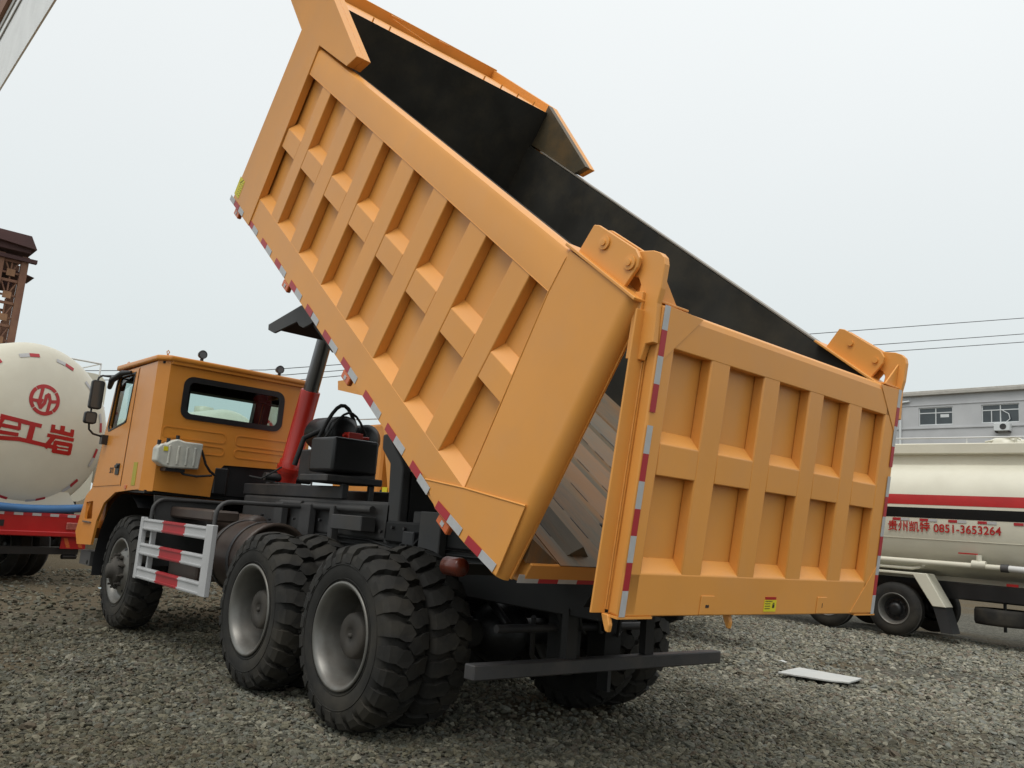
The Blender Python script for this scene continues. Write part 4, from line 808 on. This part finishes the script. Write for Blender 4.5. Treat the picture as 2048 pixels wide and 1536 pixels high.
# the two characters: y runs right to left, so mirror (u to the right)
ch = B()
def S(pts, w_, u0=0.0): stroke(ch, [(-(u * 1.06 + u0 + .03), CZ + v * 1.12 - .01) for u, v in pts], w_ * 1.2)
S([(-.60, .10), (-.24, .06)], .06); S([(-.56, .10), (-.62, -.02), (-.34, -.04)], .05); S([(-.60, -.02), (-.64, -.12), (-.34, -.13)], .05); S([(-.34, .07), (-.33, -.05)], .04); S([(-.68, -.21), (-.30, -.19), (.30, -.25)], .055)
S([(-.26, .06), (-.02, .04)], .055); S([(-.14, .05), (-.16, -.20)], .08)
S([(.18, .07), (.18, -.02)], .06); S([(.34, .07), (.34, -.02)], .07); S([(.52, .04), (.52, -.04)], .06); S([(.16, -.0), (.54, -.03)], .055)
S([(.12, -.08), (.56, -.10)], .05); S([(.22, -.09), (.12, -.25)], .07)
S([(.26, -.17), (.54, -.18), (.54, -.31), (.26, -.30), (.26, -.17)], .055); S([(.30, -.24), (.50, -.245)], .025)
ch.build('tank_characters', M['redpaint'], lt)
rr_ = 1.21
for k in range(12):
    a = math.radians(90 - 14 - k * 30)
    for q, mm in ((0, 'tape_white'), (math.radians(-8.0), 'tape_red')):
        if math.sin(a) < 0: mm = {'tape_white': 'tape_red', 'tape_red': 'tape_white'}[mm]
        b = B(); am, wd = a + q, math.radians(3.9)
        # right in the photo is -y
        c_ = lambda t, r: (-r * math.cos(t), CZ + r * math.sin(t))
        dquad(b, [c_(am + wd, rr_ + .03), c_(am - wd, rr_ + .03), c_(am - wd, rr_ - .03), c_(am + wd, rr_ - .03)], 3, .008); b.build('reflective_tape', M[mm], lt)
b = B(); b.tube([(-.42 - .05 * math.cos(t * math.pi), 1.6 - 3.2 * t, 1.34 - .13 * math.sin(math.pi * t)) for t in np.linspace(0, 1, 24)], .07, 12); b.build('hose', M['blue'], lt)
b = B(); b.prism([(-1.0, 1.25), (1.0, 1.25), (.8, 1.52), (-.8, 1.52)], -.28, -.12, 'x'); b.build('rear_bracket', M['cream'], lt)
b = B(); b.box(-.45, -.37, -1.22, 1.22, .80, 1.16); b.box(-.50, -.37, -1.22, 1.22, .78, .86); bm_ = b.build('rear_bumper', M['redpaint'], lt, bevel=.01)
for k in range(16):
    b = B(); y = 1.2 - k * .15; b.box(-.455, -.452, y - .148, y, 1.105, 1.15); b.build('reflective_tape', M['tape_white' if k % 2 else 'tape_red'], lt)
for y in (-.95, .95):
    b = B(); b.box(-.47, -.45, y - .2, y + .2, .90, 1.02); b.build('tail_lamp', mat('tail_lens', (.35, .10, .08), .2, var=.4, scale=12), lt, bevel=.01)
    b = B(); b.box(-.42, -.40, y - .22, y + .22, .58, .78); hb = b.build('hazard_board', M['redpaint'], lt)
    b = B()
    for q in (-.1, .12): b.prism([(y + q - .07, .60), (y + q + .0, .60), (y + q + .07, .76), (y + q, .76)], -.424, -.4205, 'x')
    b.build('hazard_stripe', M['amber'], lt)
B().box(-.456, -.4525, .28, .55, .92, 1.02).build('plate_recess', M['black'], lt)
b = B(); b.box(-.3, 8.5, .35, .45, .75, 1.05); b.box(-.3, 8.5, -.45, -.35, .75, 1.05); b.box(-.35, -.25, -1.1, 1.1, .48, .60); b.cyl((-.3, -1.1, .44), (-.3, -.85, .44), .04, 8); each(b, 'chassis', M['black'], lt)
b = B(); b.box(.1, 8, -1.1, 1.1, 1.05, 1.22); b.build('deck', M['black'], lt)
for x in (1.0, 2.35): 
    for y, s in ((.98, 1), (.66, -1), (-.98, -1), (-.66, 1)): road_wheel(lt, (x, y, .52), side=s)
b = B(); b.tube([(1.0, 0, CZ + RT_ + .02), (2.6, -.4, CZ + RT_ + .02)], .012, 5); b.build('top_rail', M['cable'], lt)

# ------------------------------------------------------------------ pale box-like tank bodies further back, between tanker and cab
bt = thing('water_tank_truck', 'pale square-topped tank truck behind the domed tanker, half hidden by the cab', 'tank truck', (18.8, -.55, 0), math.radians(4))
b = B(); b.prism(rrect(-1.2, 1.2, 1.3, 4.72, .35), 0, 7.5, 'x'); b.build('tank', M['cream'], bt)
b = B(); b.tube([(0.1, 1.0, 4.70), (.1, 1.0, 5.02), (3.5, 1.0, 5.02), (3.5, 1.0, 4.70)], .025, 6); b.tube([(0.1, -1.0, 4.70), (.1, -1.0, 5.02), (3.5, -1.0, 5.02), (3.5, -1.0, 4.70)], .025, 6); b.tube([(.1, 1, 5.02), (.1, -1, 5.02)], .025, 6); b.build('handrail', M['white'], bt)
b = B(); b.box(-.08, 0, -1.2, -.95, 3.7, 3.85); b.box(-.08, 0, -1.2, -1.0, 3.0, 3.12); b.build('tail_lamp', M['redpaint'], bt)
b = B(); b.box(0, 7.5, -.9, .9, .8, 1.3); b.build('chassis', M['black'], bt)
for x in (1.2, 2.5, 6.4):
    for y, s in ((1.0, 1), (-1.0, -1)): road_wheel(bt, (x, y, .52), side=s)
ct2 = thing('silo_tanker', 'long pale tank trailer seen through the cab windows', 'tank trailer', (19.6, -5.6, 0), math.radians(3))
b = B(); b.lathe([(0, -.3), (.8, -.2), (1.3, 0), (1.42, .3), (1.42, 8.5), (0, 8.8)], (0, 0, 3.0), 'x', 40); b.build('tank', M['cream'], ct2)
b = B(); b.box(0, 8, -.9, .9, .8, 1.5); b.build('chassis', M['black'], ct2)
b = B(); b.lathe([(0, .2), (.3, .15), (.3, -.1)], (2, 0, 4.42), 'z', 20); b.lathe([(0, .2), (.3, .15), (.3, -.1)], (5, 0, 4.42), 'z', 20); b.build('manhole', M['cream'], ct2)
for x in (1.2, 2.5, 6.4):
    for y, s in ((1.0, 1), (-1.0, -1)): road_wheel(ct2, (x, y, .52), side=s)

# ------------------------------------------------------------------ second orange dump truck, body down
t2 = thing('parked_dump_truck', 'second orange dump truck parked behind with its body down', 'dump truck', (0, 0, 0))
b = B(); b.prism([(3.0, 3.75), (9.4, 3.80), (10.75, 4.14), (12.15, 4.40), (12.2, 4.62), (3.0, 4.55)], -5.02, -5.0)
b.prism([(3.2, 1.75), (9.55, 1.85), (10.10, 3.55), (10.4, 4.1), (3.0, 3.98)], -5.12, -5.03); b.prism([(3.2, 1.75), (9.55, 1.85), (10.15, 4.2), (3.0, 3.98)], -8.1, -8.0); b.box(9.5, 9.6, -8.0, -5.12, 1.8, 3.7); b.box(3.2, 9.5, -8, -5.12, 1.75, 1.9); b.box(10.2, 12.15, -8, -5.12, 4.46, 4.52)
bd = b.build('tipper_body', OR, t2)
b = B()
for x in np.arange(3.6, 9.2, .68): b.box(x, x + .26, -5.03, -4.94, 1.95, 3.6)
each(b, 'side_rib', OR, t2)
b = B(); b.box(10.25, 12.3, -7.5, -5.2, 1.75, 3.55); cb2 = b.build('cab', M['orange_cab'], t2, bevel=.05)
b = B(); b.box(10.22, 10.25, -5.75, -5.55, 2.6, 3.38); b.box(10.2, 10.25, -5.85, -5.45, 3.25, 3.42); b.box(9.9, 10.2, -5.6, -5.2, 1.5, 2.1); b.build('air_intake', M['black'], t2)
b = B(); b.tube([(10.4, -5.3, 3.55), (10.4, -5.3, 3.68), (12, -5.3, 3.72), (12, -5.3, 3.55)], .02, 6); b.build('roof_rail', M['white'], t2)
b = B(); b.box(2.0, 12.2, -7.0, -6.2, .95, 1.6); b.build('chassis', fr, t2)
B().box(9.62, 9.80, -5.02, -5.0, 1.9, 2.15).build('warning_sticker', M['yellow'], t2)
for x in (4.6, 6.1, 11.2):
    for y in (-5.25, -7.85):
        w = ty.build('wheel', M['tyre'], t2); w.location = (x, y, ZH); w.rotation_euler = (0, x, 0)
        b = B(); b.lathe([(.345, .15), (.385, .178), (.352, .178), (.30, .0), (0, -.1)], n=30); b.build('rim', M['rim'], w)

# ------------------------------------------------------------------ grey factory building on the right
bl = thing('factory_building', 'grey rendered factory building with white framed windows behind the tanker', 'building', (22.93, -64.6, 0), 0)
# facade at y=0 facing +y; x positions relative to the middle of the first window
ZT = 15.05
wins = [(-32.5 + 3.6 * k, 0) for k in range(14)]
wx = [0.0 + 5.0 * 1 * k for k in range(0)]
WX = [9.3, 4.75, 0.0, -4.75, -9.4, -14.1, -18.8, -23.5, -28.2, 14.0, 18.7, 23.4]
holes = []
for x in WX:
    for z0, z1 in ((12.25, 13.68), (8.75, 10.2), (5.2, 6.7), (1.6, 3.1)): holes.append([(x - 1.32, z0), (x + 1.32, z0), (x + 1.32, z1), (x - 1.32, z1)])
fw = holed('facade', [(-34, -.1), (34, -.1), (34, ZT - .4), (-34, ZT - .4)], holes, -.35, 0, 'y', M['wall'], bl)
b = B(); b.box(-34, 34, -14, -13.7, -.1, ZT - .4); b.box(-34, -33.7, -13.7, -.35, -.1, ZT - .4); b.box(33.7, 34, -13.7, -.35, -.1, ZT - .4); b.box(-33.7, 33.7, -13.7, -.35, ZT - .7, ZT - .45); each(b, 'outer_wall', M['wall'], bl)
b = B(); b.box(-34.3, 34.3, -14.2, .30, ZT - .4, ZT - .12); b.box(-34.2, 34.2, -14.1, .18, ZT - .12, ZT); each(b, 'cornice', M['cornice'], bl, bevel=.03)
b = B(); b.box(-34, 34, 0.0, .05, 13.86, 13.92); b.box(-34, 34, 0, .07, 11.95, 12.05); each(b, 'string_course', M['wall'], bl)
for x in WX:
    for z0, z1 in ((12.25, 13.68), (8.75, 10.2)):
        b = B(); t_ = .07
        b.box(x - 1.32, x + 1.32, -.16, -.08, z0, z0 + t_); b.box(x - 1.32, x + 1.32, -.16, -.08, z1 - t_, z1); zt_ = z1 - .48
        for xx in (x - 1.32, x + 1.32 - t_, x - t_ / 2): b.box(xx, xx + t_, -.16, -.08, z0 + t_, z1 - t_)
        b.box(x - 1.25, x - .04, -.155, -.085, zt_, zt_ + .07); b.box(x + .04, x + 1.25, -.155, -.085, zt_, zt_ + .07)
        if abs(x) > .1: b.box(x + .60, x + .66, -.15, -.09, z0 + t_, zt_)
        wf = b.build('window', M['winframe'], bl)
        for ya, yb in ((x - 1.25, x - .035), (x + .035, x + 1.25)):
            g_ = B(); g_.box(ya, yb, -.135, -.12, z0 + t_, zt_ - .002); g_.build('pane', M['darkglass'], wf)
            g_ = B(); g_.box(ya, yb, -.135, -.12, zt_ + .072, z1 - t_); g_.build('pane', M['darkglass'], wf)
b = B(); b.box(-1.0, -.35, -.115, -.10, 12.85, 13.1); b.build('window_notice', M['winframe'], bl)
b = B(); b.tube([(2.75, .12, 9.0), (2.75, .12, 14.25)], .10, 10); b.tube([(2.75, .12, 14.18), (2.0, .12, 14.25)], .09, 8); b.build('downpipe', M['winframe'], bl)
b = B(); b.box(-5.55, -4.45, .05, .5, 11.55, 12.15); ac = b.build('air_conditioner', M['winframe'], bl, bevel=.03)
b = B(); b.lathe([(0, 0), (.23, 0)], (-5.1, .505, 11.86), 'y', 20); b.build('fan_grille', M['frame'], ac)
b = B(); b.tube([(-5.0, .08, 12.1), (-5.45, .06, 12.5), (-5.35, .0, 12.9), (-4.8, -.05, 13.25)], .03, 6); b.build('ac_pipe', M['winframe'], ac)
b = B(); b.box(-5.5, -5.4, .05, .45, 11.45, 11.55); b.box(-4.6, -4.5, .05, .45, 11.45, 11.55); each(b, 'ac_bracket', M['ink'], ac)

# ------------------------------------------------------------------ rusty steel tower on the left
tw = thing('steel_tower', 'tall rusty lattice steel tower with a dark pitched top behind the domed tanker', 'tower', (45, -.5, 0))
# face plane x=0 (local), y from -3.3 (right) to +3 (left)
b = B()
def bar(p, q, w_=.22):
    d = Vector(q) - Vector(p); b.tube([p, q], w_ * .62, 4)
b = B()
for yy in (-3.22, -2.08, -.2, 1.6, 3.2):
    for xx in (0, 2.4): b.box(xx - .15, xx + .15, yy - .17, yy + .17, 0, 13.7)
each(b, 'column', M['rusty'], tw)
ZN = [12.71 - 1.21 * k for k in range(9)]
b = B()
for z in [13.35] + [z - .42 for z in ZN]:
    for xx in (0, 2.4): b.box(xx - .06, xx + .06, -3.04, 3.2, z - .07, z + .07)
for z in ZN: b.box(-.04, .06, -2.45, -2.26, z - .05, z + .05); b.box(-.04, .06, -3.04, -2.86, z - .05, z + .05)
each(b, 'cross_beam', M['rusty'], tw)
b = B(); gp = B()
for z in ZN:
    for yc, hw2 in ((-2.65, .42), (-1.14, .80), (.7, .8)):
        for dy in (-hw2, 0, hw2): b.tube([(.02, yc + dy * .25, z + .15), (.02, yc + dy, z + .85)], .055, 4)
        b.tube([(.02, yc, z - .2), (.02, yc, z - .42)], .05, 4)
        gp.box(-.10, -.05, yc - .20, yc + .20, z - .18, z + .18)
each(b, 'diagonal_brace', M['rusty'], tw); each(gp, 'gusset_plate', mat('rust_light', (.30, .16, .085), .8, var=.2), tw)
b = B(); b.prism([(-3.35, 13.85), (-3.25, 14.6), (3.4, 14.6), (3.6, 13.85)], -.5, 5.5, 'x'); b.build('top_housing', M['rustdark'], tw)
b = B(); b.prism([(-3.55, 14.05), (-3.20, 14.72), (3.4, 14.75), (3.4, 14.6)], -.8, 5.8, 'x'); b.box(-.3, .0, -3.75, 3.4, 13.42, 13.62); b.prism([(-3.85, 12.78), (-3.3, 12.92), (3, 12.92), (3, 12.8), (-3.4, 12.8)], 0.3, 2.2, 'x'); b.box(.5, 2.2, -2.9, 2.6, 12.1, 12.4); each(b, 'platform', M['rustdark'], tw)
b = B(); b.tube([(2.5, 0, 8), (2.5, 0, 14)], .3, 8); b.tube([(2, -1.6, 10.5), (2, -1.6, 13.5)], .22, 8); each(b, 'hoist_pipe', M['rustdark'], tw)

# ------------------------------------------------------------------ cables
for k, (pts, lb) in enumerate([([(60, 14, 5.5), (38.5, -15, 9.05), (36.16, -18.15, 9.72), (20.16, -40.13, 14.19), (12.16, -51.1, 16.55), (2, -65, 20.2)], 'highest of the three thin overhead cables crossing the sky'),
                              ([(60, 14, 5.3), (37.8, -15.9, 8.87), (35.92, -18.48, 9.45), (19.55, -40.96, 13.41), (12.18, -51.08, 15.55), (2, -65, 18.9)], 'middle one of the three thin overhead cables crossing the sky'),
                              ([(60, 14, 5.1), (37.3, -16.5, 8.66), (35.9, -18.51, 9.15), (17.73, -43.46, 13.47), (12.18, -51.07, 15.04), (2, -65, 18.2)], 'lowest of the three thin overhead cables crossing the sky')]):
    b = B(); b.tube(pts, .022, 5); tag(b.build('overhead_cable', M['cable']), lb, 'cable', 'overhead cables')

# ------------------------------------------------------------------ white overhead crane girder (upper left corner)
gd = thing('crane_girder', 'white overhead crane girder crossing the top left corner', 'crane girder', (0, 0, 0))
b = B(); b.box(2, 42, 3.075, 3.1, 7.50, 9.2); b.build('girder_web', M['beam'], gd)
b = B(); b.box(2, 42, 3.101, 3.12, 8.72, 8.76); b.box(2, 42, 3.101, 3.12, 8.98, 9.02); each(b, 'girder_lip', M['railgrey'], gd)
b = B(); b.box(2, 42, 3.0, 3.16, 9.201, 10.2); b.build('rusty_flange', M['rusty'], gd)
b = B(); b.box(41.2, 41.9, 2.7, 3.3, 0, 7.85); b.box(2.1, 2.6, 9, 9.5, 0, 8.6); b.box(2.2, 2.5, 3.2, 9.0, 8.1, 8.5); each(b, 'support_leg', M['beam'], gd)

# ------------------------------------------------------------------ loose things on the ground
P_ = [(.31, -4.85), (.43, -5.1), (.47, -5.54), (.30, -5.62), (.0, -5.66), (-.36, -5.62), (-.44, -5.15), (-.38, -5.0), (-.2, -4.90), (.05, -4.95)]
pts = [(.30, -4.80), (.36, -5.15), (.42, -5.50), (.22, -5.53), (.03, -5.55), (-.16, -5.57), (-.36, -5.60), (-.42, -5.30), (-.46, -5.10), (-.27, -4.95), (-.08, -4.90), (.12, -4.85)]
rough = []
for i in range(len(pts)):
    a, c = pts[i], pts[(i + 1) % len(pts)]
    for q in (0, .33, .66): rough.append((a[0] + (c[0] - a[0]) * q + random.uniform(-.012, .012), a[1] + (c[1] - a[1]) * q + random.uniform(-.012, .012)))
b = B(); b.prism(rough, .035, .055, 'z'); sl_ = b.build('broken_board', M['slab'], bevel=.003); tag(sl_, 'flat pale broken board lying on the gravel at the right', 'board')
def scrap(name, loc, sz, m, label):
    b = B(); n_ = 7; v = [(sz * math.cos(k * 2 * math.pi / n_) * random.uniform(.5, 1.2), sz * .6 * math.sin(k * 2 * math.pi / n_) * random.uniform(.5, 1.2)) for k in range(n_)]
    b.add([(x, y, random.uniform(.0, .03)) for x, y in v] + [(0, 0, .035)], [(i, (i + 1) % n_, n_) for i in range(n_)]); o = b.build(name, m); o.location = loc; tag(o, label, 'litter')
scrap('plastic_scrap', (9.4, .35, .01), .2, mat('pale_blue_film', (.35, .48, .52), .4), 'small pale blue plastic scrap on the dirt near the red bumper')
scrap('plastic_film', (-1.15, 2.95, .02), .09, mat('film', (.42, .47, .50), .3), 'crumpled clear film on the gravel left of the front dual tyres')
scrap('paper_scrap', (.9, -4.3 - 1.6, .02), .09, M['slab'], 'small white paper scrap on gravel behind the pale board')
